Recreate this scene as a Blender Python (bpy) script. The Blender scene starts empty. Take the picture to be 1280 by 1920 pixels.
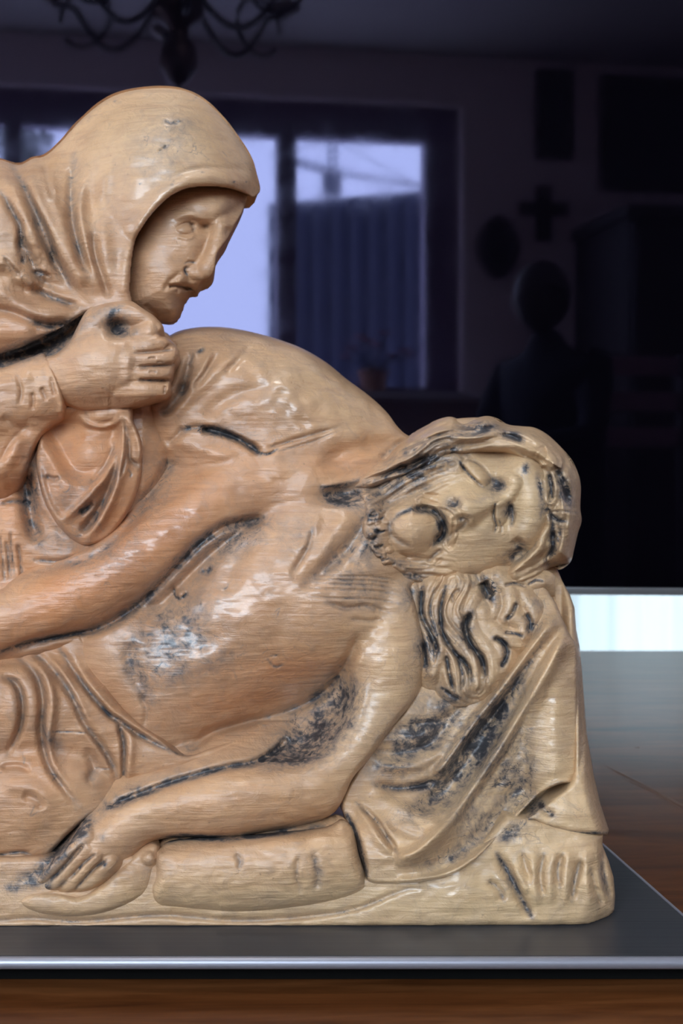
import bpy, bmesh, math, random
import numpy as np
from mathutils import Vector, Matrix

random.seed(7)
rng = np.random.default_rng(11)
scene = bpy.context.scene
col = scene.collection

# ------------------------------------------------------------------ camera
F = 2000.0                 # focal length in pixels of the 1280x1920 frame
VX, VY = 356.0, 900.0      # where the level line of sight meets the frame
CAM = (0.0, -0.6, 0.2715)  # table top is z = 0, sculpture front is y = 0
cd = bpy.data.cameras.new('camera')
cam = bpy.data.objects.new('camera', cd); col.objects.link(cam)
cam.location = CAM
cam.rotation_euler = (math.pi / 2, 0, 0)
cd.sensor_fit = 'VERTICAL'; cd.sensor_height = 36.0
cd.lens = F / 1920 * 36.0
cd.shift_x = (640 - VX) / 1920
cd.shift_y = -(960 - VY) / 1920
cd.clip_start = 0.02; cd.clip_end = 300
cd.dof.use_dof = True; cd.dof.focus_distance = 0.56; cd.dof.aperture_fstop = 14.0
scene.camera = cam

# ------------------------------------------------------------------ world and light
w = bpy.data.worlds.new('overcast_sky'); scene.world = w; w.use_nodes = True
bg = w.node_tree.nodes['Background']
bg.inputs[0].default_value = (0.78, 0.90, 1.0, 1); bg.inputs[1].default_value = 11.5
vs = scene.view_settings
vs.view_transform = 'Standard'; vs.look = 'None'; vs.exposure = 0.42; vs.gamma = 1.0
vs.use_curve_mapping = False
scene.cycles.sample_clamp_indirect = 6.0

# ------------------------------------------------------------------ frames of reference
def P(u, v, Y):
    """photo pixel + depth -> point in the place"""
    k = (Y - CAM[1]) / F
    return Vector(((u - VX) * k, Y, CAM[2] - (v - VY) * k))
TVA = math.radians(-4.0)                       # the television stands a little askew
TV0 = Vector((0.2, 0.85, 0)); TVN = Vector((math.sin(TVA), -math.cos(TVA), 0))
ROOM = math.radians(-15.5)                     # the room's walls against the table
EA = Vector((math.cos(ROOM), math.sin(ROOM), 0)); EB = Vector((-math.sin(ROOM), math.cos(ROOM), 0))
O = Vector((-0.4226, -2.143, 0))               # a point on the window wall
def R(a, b, z): return O + EA * a + EB * b + Vector((0, 0, z))
def mirror(p): return p - 2 * ((p - TV0).dot(TVN)) * TVN
def seen(u, v, b):
    """(a, z) in the room at distance b from the window wall, where the screen mirrors pixel (u, v)"""
    d = P(u, v, CAM[1] + 1.0) - Vector(CAM)
    c = mirror(Vector(CAM)); e = mirror(Vector(CAM) + d) - c
    t = (b - (c - O).dot(EB)) / e.dot(EB)
    p = c + e * t
    return (p - O).dot(EA), p.z

# ------------------------------------------------------------------ materials
def mat(name, color=(.5, .5, .5), rough=.5, metal=0., spec=.5):
    m = bpy.data.materials.new(name); m.use_nodes = True
    b = m.node_tree.nodes['Principled BSDF']
    b.inputs['Base Color'].default_value = (*color, 1)
    b.inputs['Roughness'].default_value = rough
    b.inputs['Metallic'].default_value = metal
    b.inputs['Specular IOR Level'].default_value = spec
    return m
class NT:
    def __init__(s, m): s.t = m.node_tree; s.b = s.t.nodes['Principled BSDF']
    def n(s, typ, **kw):
        x = s.t.nodes.new(typ)
        for k, v in kw.items(): setattr(x, k, v)
        return x
    def l(s, a, b): s.t.links.new(a, b)
    def coords(s, scale, kind='Object', rot=(0, 0, 0)):
        tc = s.n('ShaderNodeTexCoord'); mp = s.n('ShaderNodeMapping')
        mp.inputs['Scale'].default_value = scale; mp.inputs['Rotation'].default_value = rot
        s.l(tc.outputs[kind], mp.inputs['Vector']); return mp.outputs[0]
    def noise(s, vec, scale, detail=4, rough=.55, dist=0.):
        x = s.n('ShaderNodeTexNoise'); x.inputs['Scale'].default_value = scale
        x.inputs['Detail'].default_value = detail; x.inputs['Roughness'].default_value = rough
        x.inputs['Distortion'].default_value = dist
        s.l(vec, x.inputs['Vector']); return x.outputs['Fac']
    def ramp(s, fac, stops):
        r = s.n('ShaderNodeValToRGB'); e = r.color_ramp.elements
        while len(e) < len(stops): e.new(.5)
        for k, (p, c) in enumerate(stops):
            e[k].position = p; e[k].color = (*c, 1) if len(c) == 3 else c
        s.l(fac, r.inputs[0]); return r.outputs[0]
    def math(s, op, a, b=None, clamp=False):
        x = s.n('ShaderNodeMath', operation=op); x.use_clamp = clamp
        for i, q in enumerate((a, b)):
            if q is None: continue
            if isinstance(q, (int, float)): x.inputs[i].default_value = q
            else: s.l(q, x.inputs[i])
        return x.outputs[0]
    def mix(s, fac, a, b, blend='MIX'):
        x = s.n('ShaderNodeMix', data_type='RGBA', blend_type=blend)
        for i, q in ((0, fac), (6, a), (7, b)):
            if isinstance(q, (int, float)): x.inputs[i].default_value = q
            elif isinstance(q, tuple): x.inputs[i].default_value = (*q, 1)
            else: s.l(q, x.inputs[i])
        return x.outputs[2]
    def bump(s, h, strength, dist):
        x = s.n('ShaderNodeBump'); x.inputs['Strength'].default_value = strength
        x.inputs['Distance'].default_value = dist
        s.l(h, x.inputs['Height']); s.l(x.outputs[0], s.b.inputs['Normal'])

M = {}
# carved limewood with patina and painted crease shade; the attribute "paint" holds stain / warm raw wood / pale wax
m = mat('carved_wood', rough=.4); t = NT(m)
at = t.n('ShaderNodeAttribute'); at.attribute_name = 'paint'
sp = t.n('ShaderNodeSeparateColor'); t.l(at.outputs['Color'], sp.inputs[0])
obj_c = t.coords((1, 1, 1))
grain = t.noise(t.coords((22, 60, 260)), 1.0, 5, .6, .4)
fine = t.noise(t.coords((70, 120, 1100)), 1.0, 3, .6)
big = t.noise(obj_c, 22, 4, .6, .6)
mid = t.noise(obj_c, 90, 5, .65, .8)
c = t.ramp(big, [(.3, (.44, .235, .12)), (.5, (.54, .305, .165)), (.7, (.61, .365, .205))])
c = t.mix(t.math('MULTIPLY', sp.outputs[1], .95), c, (.62, .21, .06))
c = t.mix(t.math('MULTIPLY', sp.outputs[2], .9), c, (.66, .48, .265))
g = t.ramp(grain, [(.32, (.66, .56, .50)), (.5, (1, 1, 1)), (.7, (1.06, 1.05, 1.02))])
c = t.mix(.36, c, g, 'MULTIPLY')
# grey patina veils and dark stain
vein = t.ramp(mid, [(.47, (0, 0, 0)), (.70, (1, 1, 1))])
mid2 = t.noise(obj_c, 240, 4, .65, .6)
brk = t.math('ADD', t.math('SUBTRACT', mid, .5), t.math('MULTIPLY', t.math('SUBTRACT', mid2, .5), 1.1))
sfac = t.math('ADD', t.math('MULTIPLY', sp.outputs[0], .98), t.math('MULTIPLY', brk, t.math('MULTIPLY', sp.outputs[0], 2.6)), True)
cloud = t.ramp(t.noise(obj_c, 34, 5, .65, 1.0), [(.45, (0, 0, 0)), (.68, (1, 1, 1))])
base_veil = t.math('MAXIMUM', t.math('MULTIPLY', vein, .28), t.math('MULTIPLY', cloud, .24))
ln = t.noise(obj_c, 55, 3, .55, 1.4)
ink = t.ramp(t.math('ABSOLUTE', t.math('SUBTRACT', ln, .5)), [(.004, (1, 1, 1)), (.016, (0, 0, 0))])
inkm = t.ramp(t.noise(t.coords((1, 1, 1)), 17, 3, .6), [(.48, (0, 0, 0)), (.62, (1, 1, 1))])
ink = t.math('MULTIPLY', ink, t.math('ADD', t.math('MULTIPLY', inkm, .30), t.math('MULTIPLY', sp.outputs[0], 1.2)))
base_veil = t.math('MAXIMUM', base_veil, ink)
sfac = t.math('MAXIMUM', sfac, base_veil)
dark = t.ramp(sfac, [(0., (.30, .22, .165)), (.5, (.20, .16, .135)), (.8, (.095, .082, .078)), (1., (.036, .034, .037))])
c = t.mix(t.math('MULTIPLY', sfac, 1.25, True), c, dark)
speck = t.ramp(t.noise(obj_c, 420, 2, .5), [(.70, (0, 0, 0)), (.78, (1, 1, 1))])
c = t.mix(t.math('MULTIPLY', speck, .35), c, (.09, .06, .045))
t.l(c, t.b.inputs['Base Color'])
gl_ = at.outputs['Alpha']
rr = t.math('SUBTRACT', t.math('ADD', t.math('MULTIPLY', mid, .35), .24), t.math('MULTIPLY', gl_, .10))
t.l(rr, t.b.inputs['Roughness'])
t.l(t.math('ADD', t.math('MULTIPLY', gl_, .7), .22), t.b.inputs['Coat Weight']); t.b.inputs['Coat Roughness'].default_value = .2
hh = t.math('ADD', t.math('MULTIPLY', grain, .8), t.math('ADD', t.math('MULTIPLY', fine, .35), t.math('MULTIPLY', mid, 1.1)))
t.bump(hh, .6, .0017)
M['wood'] = m

m = mat('table_wood', rough=.3, spec=.13); t = NT(m)
gv = t.coords((2.2, 16, 16))
n1 = t.noise(gv, 2.2, 8, .62, 1.2)
n2 = t.noise(t.coords((6, 140, 60)), 1.0, 4, .6)
c = t.ramp(n1, [(.3, (.040, .012, .004)), (.5, (.095, .031, .009)), (.68, (.15, .054, .017))])
c = t.mix(.55, c, t.ramp(n2, [(.3, (.5, .45, .4)), (.6, (1, 1, 1))]), 'MULTIPLY')
t.l(c, t.b.inputs['Base Color'])
dust = t.noise(t.coords((3, 3, 3)), 2.5, 5, .6)
t.l(t.ramp(dust, [(.35, (.285,) * 3), (.7, (.295,) * 3)]), t.b.inputs['Roughness'])
M['table'] = m
M['scratch'] = mat('scratched_varnish', (.17, .115, .09), .6)

m = mat('tray_metal', (.055, .057, .065), .42, .0, .5); t = NT(m)
br = t.noise(t.coords((3, 400, 3)), 1.0, 3, .6)
t.l(t.ramp(br, [(.3, (.3,) * 3), (.7, (.42,) * 3)]), t.b.inputs['Roughness'])
sm_ = t.noise(t.coords((9, 9, 9)), 1.0, 4, .6)
t.l(t.ramp(sm_, [(.3, (.026, .028, .034)), (.7, (.046, .046, .05))]), t.b.inputs['Base Color'])
M['tray'] = m
M['tray_rim'] = mat('tray_rim_metal', (.34, .345, .40), .42, .6)
M['tray_shade'] = mat('tray_shade_black', (.003, .003, .003), .95, 0, .1)  # near-black colour standing in for shade below the tray

m = mat('screen_glass', (.0012, .001, .0022), .035, 0, 1.0); t = NT(m)
t.b.inputs['Specular Tint'].default_value = (.50, .50, .83, 1)
sm = t.noise(t.coords((4, 4, 4)), 6, 4, .6)
t.l(t.ramp(sm, [(.3, (.025,) * 3), (.75, (.06,) * 3)]), t.b.inputs['Roughness'])
M['screen'] = m
M['tv_black'] = mat('tv_black_plastic', (.01, .01, .011), .35)
M['silver'] = mat('brushed_silver', (.42, .45, .47), .3, .9)

def plain(name, c1, c2, scale=6, rough=.8):
    m = mat(name, c1, rough); t = NT(m)
    n = t.noise(t.coords((1, 1, 1)), scale, 5, .6)
    t.l(t.ramp(n, [(.3, c1), (.7, c2)]), t.b.inputs['Base Color']); return m
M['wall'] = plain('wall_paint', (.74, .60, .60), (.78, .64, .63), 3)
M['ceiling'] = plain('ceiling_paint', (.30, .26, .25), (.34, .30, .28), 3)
M['floor'] = plain('floor_boards', (.16, .09, .05), (.24, .14, .08), 9, .4)
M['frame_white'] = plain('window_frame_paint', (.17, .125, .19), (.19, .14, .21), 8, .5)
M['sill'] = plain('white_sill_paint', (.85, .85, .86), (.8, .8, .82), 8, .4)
M['dark_wood'] = plain('dark_furniture_wood', (.014, .010, .010), (.03, .02, .018), 12, .6)
M['picture'] = plain('dark_picture', (.012, .012, .018), (.03, .028, .035), 14, .7)
M['iron'] = mat('wrought_iron', (.02, .015, .016), .5, .4)
M['brass'] = mat('old_brass', (.10, .06, .045), .4, .7)
M['candle'] = mat('candle_sleeve', (.35, .30, .25), .6)
M['facade'] = plain('navy_facade', (.013, .015, .038), (.019, .022, .055), .3, .8)
M['facade_rib'] = plain('navy_facade_rib', (.008, .009, .024), (.012, .013, .034), .3, .8)
M['crane'] = mat('crane_steel', (.05, .055, .09), .6)
M['leaf'] = plain('dark_foliage', (.02, .03, .02), (.05, .06, .04), 20)
M['petal'] = plain('pink_petals', (.35, .10, .14), (.5, .2, .22), 20)
M['pot'] = plain('clay_pot', (.35, .15, .1), (.4, .2, .13), 10)
M['cloth_dark'] = plain('dark_clothes', (.008, .008, .012), (.016, .016, .022), 20, .9)
M['skin'] = plain('skin', (.03, .02, .016), (.04, .025, .02), 20, .7)
M['pinkish'] = plain('pink_upholstery', (.30, .18, .2), (.36, .22, .24), 20, .8)
m = bpy.data.materials.new('sheer_fabric'); m.use_nodes = True
nt = m.node_tree; nt.nodes.clear()
out = nt.nodes.new('ShaderNodeOutputMaterial'); mx = nt.nodes.new('ShaderNodeMixShader')
tl = nt.nodes.new('ShaderNodeBsdfTranslucent'); df = nt.nodes.new('ShaderNodeBsdfDiffuse')
wv = nt.nodes.new('ShaderNodeTexNoise'); wv.inputs['Scale'].default_value = 30; rp = nt.nodes.new('ShaderNodeValToRGB')
rp.color_ramp.elements[0].color = (.235, .26, .255, 1); rp.color_ramp.elements[1].color = (.25, .275, .27, 1)
nt.links.new(wv.outputs['Fac'], rp.inputs[0]); nt.links.new(rp.outputs[0], tl.inputs[0])
df.inputs[0].default_value = (.6, .63, .65, 1); mx.inputs[0].default_value = .35
nt.links.new(tl.outputs[0], mx.inputs[1]); nt.links.new(df.outputs[0], mx.inputs[2]); nt.links.new(mx.outputs[0], out.inputs[0])
M['sheer'] = m
m = mat('added_lamp_diffuser', (.9, .9, .9), .5); t = NT(m)
t.b.inputs['Emission Color'].default_value = (1.0, .97, .93, 1); t.b.inputs['Emission Strength'].default_value = 16.0
M['lamp'] = m
m = bpy.data.materials.new('window_glass'); m.use_nodes = True
nt = m.node_tree; nt.nodes.clear()
out = nt.nodes.new('ShaderNodeOutputMaterial'); mx = nt.nodes.new('ShaderNodeMixShader')
tr = nt.nodes.new('ShaderNodeBsdfTransparent'); gl = nt.nodes.new('ShaderNodeBsdfGlossy')
gl.inputs['Roughness'].default_value = 0.02; mx.inputs[0].default_value = .06
tr.inputs[0].default_value = (.97, .98, 1, 1)
nt.links.new(tr.outputs[0], mx.inputs[1]); nt.links.new(gl.outputs[0], mx.inputs[2]); nt.links.new(mx.outputs[0], out.inputs[0])
M['glass'] = m

# ------------------------------------------------------------------ object helpers
def link(name, me, material, parent=None, smooth=False):
    o = bpy.data.objects.new(name, me); col.objects.link(o)
    if material: me.materials.append(material)
    if smooth: me.polygons.foreach_set('use_smooth', [True] * len(me.polygons))
    if parent: o.parent = parent
    return o
def from_bm(name, bm, material, parent=None, smooth=False):
    bmesh.ops.recalc_face_normals(bm, faces=bm.faces)
    me = bpy.data.meshes.new(name); bm.to_mesh(me); bm.free()
    return link(name, me, material, parent, smooth)
def tag(o, label, cat, group=None):
    o['label'] = label; o['category'] = cat
    if group: o['group'] = group
    return o
def struct(o): o['kind'] = 'structure'; return o
def empty(name, loc=(0, 0, 0)):
    e = bpy.data.objects.new(name, None); col.objects.link(e); e.location = loc
    e.empty_display_size = .05; return e
def hexa(bm, pts):
    """eight corners: bottom ring of four then top ring of four"""
    v = [bm.verts.new(p) for p in pts]
    for f in ((0, 1, 2, 3), (4, 5, 6, 7), (0, 1, 5, 4), (1, 2, 6, 5), (2, 3, 7, 6), (3, 0, 4, 7)):
        bm.faces.new([v[i] for i in f])
def box(bm, x0, x1, y0, y1, z0, z1, fr=None, bev=0.):
    q = [(x0, y0, z0), (x1, y0, z0), (x1, y1, z0), (x0, y1, z0), (x0, y0, z1), (x1, y0, z1), (x1, y1, z1), (x0, y1, z1)]
    if fr: q = [fr(*p) for p in q]
    n = len(bm.edges)
    hexa(bm, q)
    if bev:
        bm.edges.ensure_lookup_table()
        bmesh.ops.bevel(bm, geom=list(bm.edges)[n:], offset=bev, segments=2, affect='EDGES', profile=.6)
def boxo(name, dims, material, parent=None, fr=None, bev=0.):
    bm = bmesh.new(); box(bm, *dims, fr=fr, bev=bev); return from_bm(name, bm, material, parent)
def tube(bm, pts, r, n=10, closed=False):
    pts = [Vector(p) for p in pts]; rings = []
    rs = r if isinstance(r, (list, tuple)) else [r] * len(pts)
    for i, p in enumerate(pts):
        a = pts[(i - 1) % len(pts)] if (closed or i > 0) else p
        b = pts[(i + 1) % len(pts)] if (closed or i < len(pts) - 1) else p
        d = (b - a).normalized()
        s = d.cross(Vector((0, 0, 1)))
        if s.length < 1e-3: s = d.cross(Vector((1, 0, 0)))
        s.normalize(); q = d.cross(s)
        rings.append([bm.verts.new(p + (s * math.cos(2 * math.pi * k / n) + q * math.sin(2 * math.pi * k / n)) * rs[i]) for k in range(n)])
    m = len(rings)
    for i in range(m if closed else m - 1):
        A, B = rings[i], rings[(i + 1) % m]
        for k in range(n): bm.faces.new((A[k], A[(k + 1) % n], B[(k + 1) % n], B[k]))
    if not closed: bm.faces.new(rings[0]); bm.faces.new(rings[-1])
def lathe(bm, prof, c, n=20):
    rings = []
    for r, z in prof:
        rings.append([bm.verts.new((c[0] + r * math.cos(2 * math.pi * k / n), c[1] + r * math.sin(2 * math.pi * k / n), c[2] + z)) for k in range(n)])
    for A, B in zip(rings, rings[1:]):
        for k in range(n): bm.faces.new((A[k], A[(k + 1) % n], B[(k + 1) % n], B[k]))
    bm.faces.new(rings[0]); bm.faces.new(rings[-1])

# ------------------------------------------------------------------ the room
ZF, ZC, BB = -0.75, 2.12, 3.75           # floor, ceiling, distance of the far wall
AL, AR = -2.6, 3.0
wa0, wa1 = seen(-260, 480, 0)[0], seen(868, 480, 0)[0]
wz1, wz0 = seen(680, 188, 0)[1], seen(780, 742, 0)[1]
def wall_with_hole(name, fr, s0, s1, h0, h1, hz0, hz1, t0, t1):
    """wall running along s, thickness t0..t1, hole h0..h1 x hz0..hz1"""
    bm = bmesh.new()
    for a, b, c, d in ((s0, h0, ZF, ZC), (h1, s1, ZF, ZC), (h0, h1, ZF, hz0), (h0, h1, hz1, ZC)):
        if b - a > 1e-4 and d - c > 1e-4: box(bm, a, b, t0, t1, c, d, fr=fr)
    return struct(from_bm(name, bm, M['wall']))
frW = lambda s, t, z: R(s, t, z)
frB = lambda s, t, z: R(s, BB + t, z)
frL = lambda s, t, z: R(AL - t, s, z)
frR = lambda s, t, z: R(AR + t, s, z)
wall_with_hole('wall_front', frW, AL - .2, AR + .2, wa0, wa1, wz0, wz1, -.2, 0)
def straight(u, v, b):
    d = P(u, v, CAM[1] + 1.0) - Vector(CAM); t = (b - (Vector(CAM) - O).dot(EB)) / d.dot(EB); p = Vector(CAM) + d * t
    return (p - O).dot(EA), p.z
ba0, ba1 = straight(1010, 1170, BB)[0], straight(1420, 1170, BB)[0]
wall_with_hole('wall_back', frB, AL - .2, AR + .2, ba0, ba1, ZF + .02, 1.5, 0, .2)
lb0, lb1, lz0, lz1 = 0.5, 1.25, 0.15, 1.75  # opening for the window added on the left
wall_with_hole('wall_left', frL, 0, BB, lb0, lb1, lz0, lz1, 0, .2)
rb0, rb1, rz0, rz1 = 0.6, 2.1, 0.25, 1.6
struct(boxo('wall_right', (0, BB, 0, .2, ZF, ZC), M['wall'], fr=frR))
struct(boxo('floor', (AL - .2, AR + .2, -.2, BB + .2, ZF - .1, ZF), M['floor'], fr=R))
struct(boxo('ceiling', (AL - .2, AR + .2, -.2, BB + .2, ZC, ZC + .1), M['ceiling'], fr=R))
def baseboard(name, fr, s0, s1, t0, t1):
    struct(boxo(name, (s0, s1, t0, t1, ZF, ZF + .09), M['sill'], fr=fr))
baseboard('baseboard_front', frW, AL, AR, 0, .015)
baseboard('baseboard_left', frL, 0, BB, -.015, 0)
baseboard('baseboard_right', frR, 0, BB, -.015, 0)

def window(name, fr, h0, h1, z0, z1, bars, cross=(), fw=.055, t0=-.12, t1=-.06, inward=1, sill=True, fb=None):
    fb = fb or fw
    e = empty(name, fr((h0 + h1) / 2, 0, z0)); struct(e)
    inv = Matrix.Translation(-Vector(e.location))
    def part(n, dims, mt, bev=0.):
        o = boxo(n, dims, mt, None, fr); o.data.transform(inv); o.parent = e; return o
    for d in ((h0, h0 + fw, t0, t1, z0, z1), (h1 - fw, h1, t0, t1, z0, z1),
              (h0 + fw, h1 - fw, t0, t1, z0, z0 + fb), (h0 + fw, h1 - fw, t0, t1, z1 - fw, z1)):
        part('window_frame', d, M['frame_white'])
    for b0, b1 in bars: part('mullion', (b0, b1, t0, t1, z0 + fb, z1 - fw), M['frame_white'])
    xs = [h0 + fw] + [q for b in bars for q in b] + [h1 - fw]
    tm = (t0 + t1) / 2
    for a, b in zip(xs[0::2], xs[1::2]):
        part('pane', (a, b, tm - .003, tm + .003, z0 + fb, z1 - fw), M['glass'])
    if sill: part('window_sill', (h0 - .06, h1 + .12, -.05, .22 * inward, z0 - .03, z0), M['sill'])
    return e
m1 = (seen(526, 480, 0)[0], seen(562, 480, 0)[0]); m0 = (seen(8, 480, 0)[0], seen(40, 480, 0)[0])
fwid = wa1 - seen(806, 480, 0)[0]
window('window_1', frW, wa0, wa1, wz0, wz1, [m0, m1], fw=fwid, fb=.04)
window('window_2', lambda s, t, z: frB(s, -t, z), ba0, ba1, ZF + .02, 1.5, [], sill=False)
window('added_left_window', lambda s, t, z: frL(s, -t, z), lb0, lb1, lz0, lz1, [(.85, .90)])  # unseen window, added to boost the light from the left
def portal(name, fr, h0, h1, z0, z1, t, into):
    L = bpy.data.lights.new(name, 'AREA'); L.shape = 'RECTANGLE'; L.size = h1 - h0; L.size_y = z1 - z0
    L.cycles.is_portal = True
    o = bpy.data.objects.new(name, L); col.objects.link(o)
    o.location = fr((h0 + h1) / 2, t, (z0 + z1) / 2)
    o.rotation_euler = Vector(into).to_track_quat('-Z', 'Z').to_euler()
portal('daylight_portal', frW, wa0, wa1, wz0, wz1, -.19, EB)
portal('daylight_portal', frB, ba0, ba1, ZF, 1.5, .19, -EB)
portal('daylight_portal', frL, lb0, lb1, lz0, lz1, .19, EA)

# sheer curtain over the garden door behind the television
e = empty('sheer_curtain', R((ba0 + ba1) / 2, BB - .07, ZF))
iv = Matrix.Translation(-Vector(e.location))
bm = bmesh.new(); N = 160; rows = []
for z in (ZF + .01, 0.3, 1.58):
    rows.append([bm.verts.new(R(ba0 - .12 + (ba1 - ba0 + .24) * k / N, BB - .07 + .004 * math.sin(k * .3) + .001 * math.sin(k * .8), z)) for k in range(N + 1)])
for A_, B_ in zip(rows, rows[1:]):
    for k in range(N): bm.faces.new((A_[k], A_[k + 1], B_[k + 1], B_[k]))
o = from_bm('fabric', bm, M['sheer'], None, True); o.data.transform(iv); o.parent = e
bm = bmesh.new(); tube(bm, [R(ba0 - .2, BB - .07, 1.59), R(ba1 + .2, BB - .07, 1.59)], .011, 12); o = from_bm('curtain_rod', bm, M['silver'], None, True); o.data.transform(iv); o.parent = e
tag(e, 'bright white sheer curtain glowing under the television at right', 'curtain')

# ------------------------------------------------------------------ outside the window
BO = -26.0
def at_out(u, v, b=BO): a, z = seen(u, v, b); return R(a, b, z)
e = empty('office_block', at_out(650, 900))
inv = Matrix.Translation(-Vector(e.location))
def okid(n, bm, mt): o = from_bm(n, bm, mt); o.data.transform(inv); o.parent = e; return o
a0, zt0 = seen(503, 382, BO); a1, zt1 = seen(812, 356, BO); zb = seen(650, 900, BO)[1] - 8
bm = bmesh.new(); hexa(bm, [R(a0, BO, zb), R(a1, BO, zb), R(a1, BO - 9, zb), R(a0 + 5, BO - 9, zb), R(a0, BO, zt0), R(a1, BO, zt1), R(a1, BO - 9, zt1), R(a0 + 5, BO - 9, zt0)])
okid('wall', bm, M['facade'])
for k in range(9):
    f = (k + .25) / 9; g = (k + .62) / 9
    bm = bmesh.new(); x0 = a0 + (a1 - a0) * f; x1 = a0 + (a1 - a0) * g; z1 = zt0 + (zt1 - zt0) * f - .25
    box(bm, x0, x1, BO, BO + .3, zb, z1, fr=R); okid('facade_rib', bm, M['facade_rib'])
tag(e, 'dark navy office block seen mirrored in the screen through the window', 'building')
BC = -34.0
e = empty('tower_crane', at_out(622, 400, BC)); inv = Matrix.Translation(-Vector(e.location))
def A(u, v): a, z = seen(u, v, BC); return R(a, BC, z)
def bars(n, segs, r):
    bm = bmesh.new()
    for p, q in segs: tube(bm, [A(*p), A(*q)], r, 6)
    o = from_bm(n, bm, M['crane']); o.data.transform(inv); o.parent = e
bars('mast', [((616, 400), (616, 258)), ((630, 400), (630, 258))] + [((616, 400 - 16 * k), (630, 388 - 16 * k)) for k in range(9)], .045)
bars('jib', [((515, 288), (640, 322)), ((515, 298), (640, 332))] + [((515 + 14 * k, 288 + 3.8 * k), (522 + 14 * k, 300 + 3.8 * k)) for k in range(9)], .05)
bars('counter_jib', [((620, 318), (790, 345)), ((620, 326), (790, 352))], .035)
bars('tie_rod', [((623, 262), (520, 290)), ((623, 262), (780, 345))], .02)
bm = bmesh.new(); p = A(622, 345); box(bm, p.x - .35, p.x + .35, p.y - .35, p.y + .35, p.z - .35, p.z + .35, bev=.05)
o = from_bm('cab', bm, M['crane']); o.data.transform(inv); o.parent = e
tag(e, 'tower crane rising behind the navy office block outside', 'crane')
e = empty('leafy_tree', at_out(40, 420, -9)); inv = Matrix.Translation(-Vector(e.location))
bm = bmesh.new(); c0 = at_out(40, 260, -9)
for k in range(700):
    v = Vector((random.gauss(0, 1), random.gauss(0, 1), random.gauss(0, 1))).normalized() * random.random() ** .4
    p = c0 + Vector((v.x * .42, v.y * .42, v.z * .38 - .05)); s = random.uniform(.03, .06)
    d = Vector((random.gauss(0, 1), random.gauss(0, 1), random.gauss(0, 1))).normalized() * s; q = d.orthogonal().normalized() * s * .5
    bm.faces.new([bm.verts.new(p - d), bm.verts.new(p + q), bm.verts.new(p + d), bm.verts.new(p - q)])
me = bpy.data.meshes.new('foliage'); bm.to_mesh(me); bm.free(); o = link('foliage', me, M['leaf']); o.data.transform(inv); o.parent = e; o['kind'] = 'stuff'
bm = bmesh.new(); tube(bm, [c0 + Vector((0, 0, -4.0)), c0 + Vector((.03, 0, -1.2)), c0], [.08, .06, .03], 8)
o = from_bm('trunk', bm, M['dark_wood']); o.data.transform(inv); o.parent = e
tag(e, 'dark bushy tree outside the left pane of the window', 'tree')

# ------------------------------------------------------------------ furniture the screen mirrors
def on_wall(name, u0, u1, v0, v1, depth, mt, inner, label, cat):
    a0, z1 = seen(u0, (v0 + v1) / 2, 0)[0], seen((u0 + u1) / 2, v0, 0)[1]
    a1, z0 = seen(u1, (v0 + v1) / 2, 0)[0], seen((u0 + u1) / 2, v1, 0)[1]
    e = empty(name, R((a0 + a1) / 2, 0, z0)); inv = Matrix.Translation(-Vector(e.location))
    f = .03
    for d in ((a0, a0 + f, 0.001, depth, z0, z1), (a1 - f, a1, 0.001, depth, z0, z1), (a0 + f, a1 - f, 0.001, depth, z0, z0 + f), (a0 + f, a1 - f, 0.001, depth, z1 - f, z1)):
        o = boxo('frame', d, mt, None, R); o.data.transform(inv); o.parent = e
    o = boxo('canvas', (a0 + f, a1 - f, .001, depth * .5, z0 + f, z1 - f), inner, None, R); o.data.transform(inv); o.parent = e
    tag(e, label, cat)
on_wall('framed_picture', 1003, 1070, 135, 300, .03, M['dark_wood'], M['picture'], 'narrow upright dark framed picture on the wall right of the window', 'picture')
on_wall('framed_picture', 1122, 1330, 150, 362, .035, M['dark_wood'], M['picture'], 'large dark framed picture on the wall, right of the narrow one', 'picture')
# oval plaque
ca, cz = seen(930, 465, 0); ra = (seen(970, 465, 0)[0] - ca); rz = seen(930, 405, 0)[1] - cz
e = empty('wall_plaque', R(ca, 0, cz - rz)); inv = Matrix.Translation(-Vector(e.location))
def oval(n, k0, k1, t0, t1, mt):
    bm = bmesh.new(); N = 40; rings = []
    for rr_, tt in ((k0, t0), (k1, t1), (k1 * .86, t1 + .006), (k1 * .8, t1)):
        rings.append([bm.verts.new(R(ca + ra * rr_ * math.copysign(abs(math.cos(2 * math.pi * i / N)) ** 1.25, math.cos(2 * math.pi * i / N)), tt, cz + rz * rr_ * math.copysign(abs(math.sin(2 * math.pi * i / N)) ** 1.25, math.sin(2 * math.pi * i / N)))) for i in range(N)])
    for X, Y in zip(rings, rings[1:]):
        for i in range(N): bm.faces.new((X[i], X[(i + 1) % N], Y[(i + 1) % N], Y[i]))
    bm.faces.new(rings[0]); bm.faces.new(rings[-1])
    o = from_bm(n, bm, mt); o.data.transform(inv); o.parent = e
oval('rim', 1.0, .98, .001, .03, M['dark_wood']); oval('panel', .78, .76, .002, .034, M['picture'])
tag(e, 'dark pointed oval plaque on the wall beside the window', 'plaque')
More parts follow.
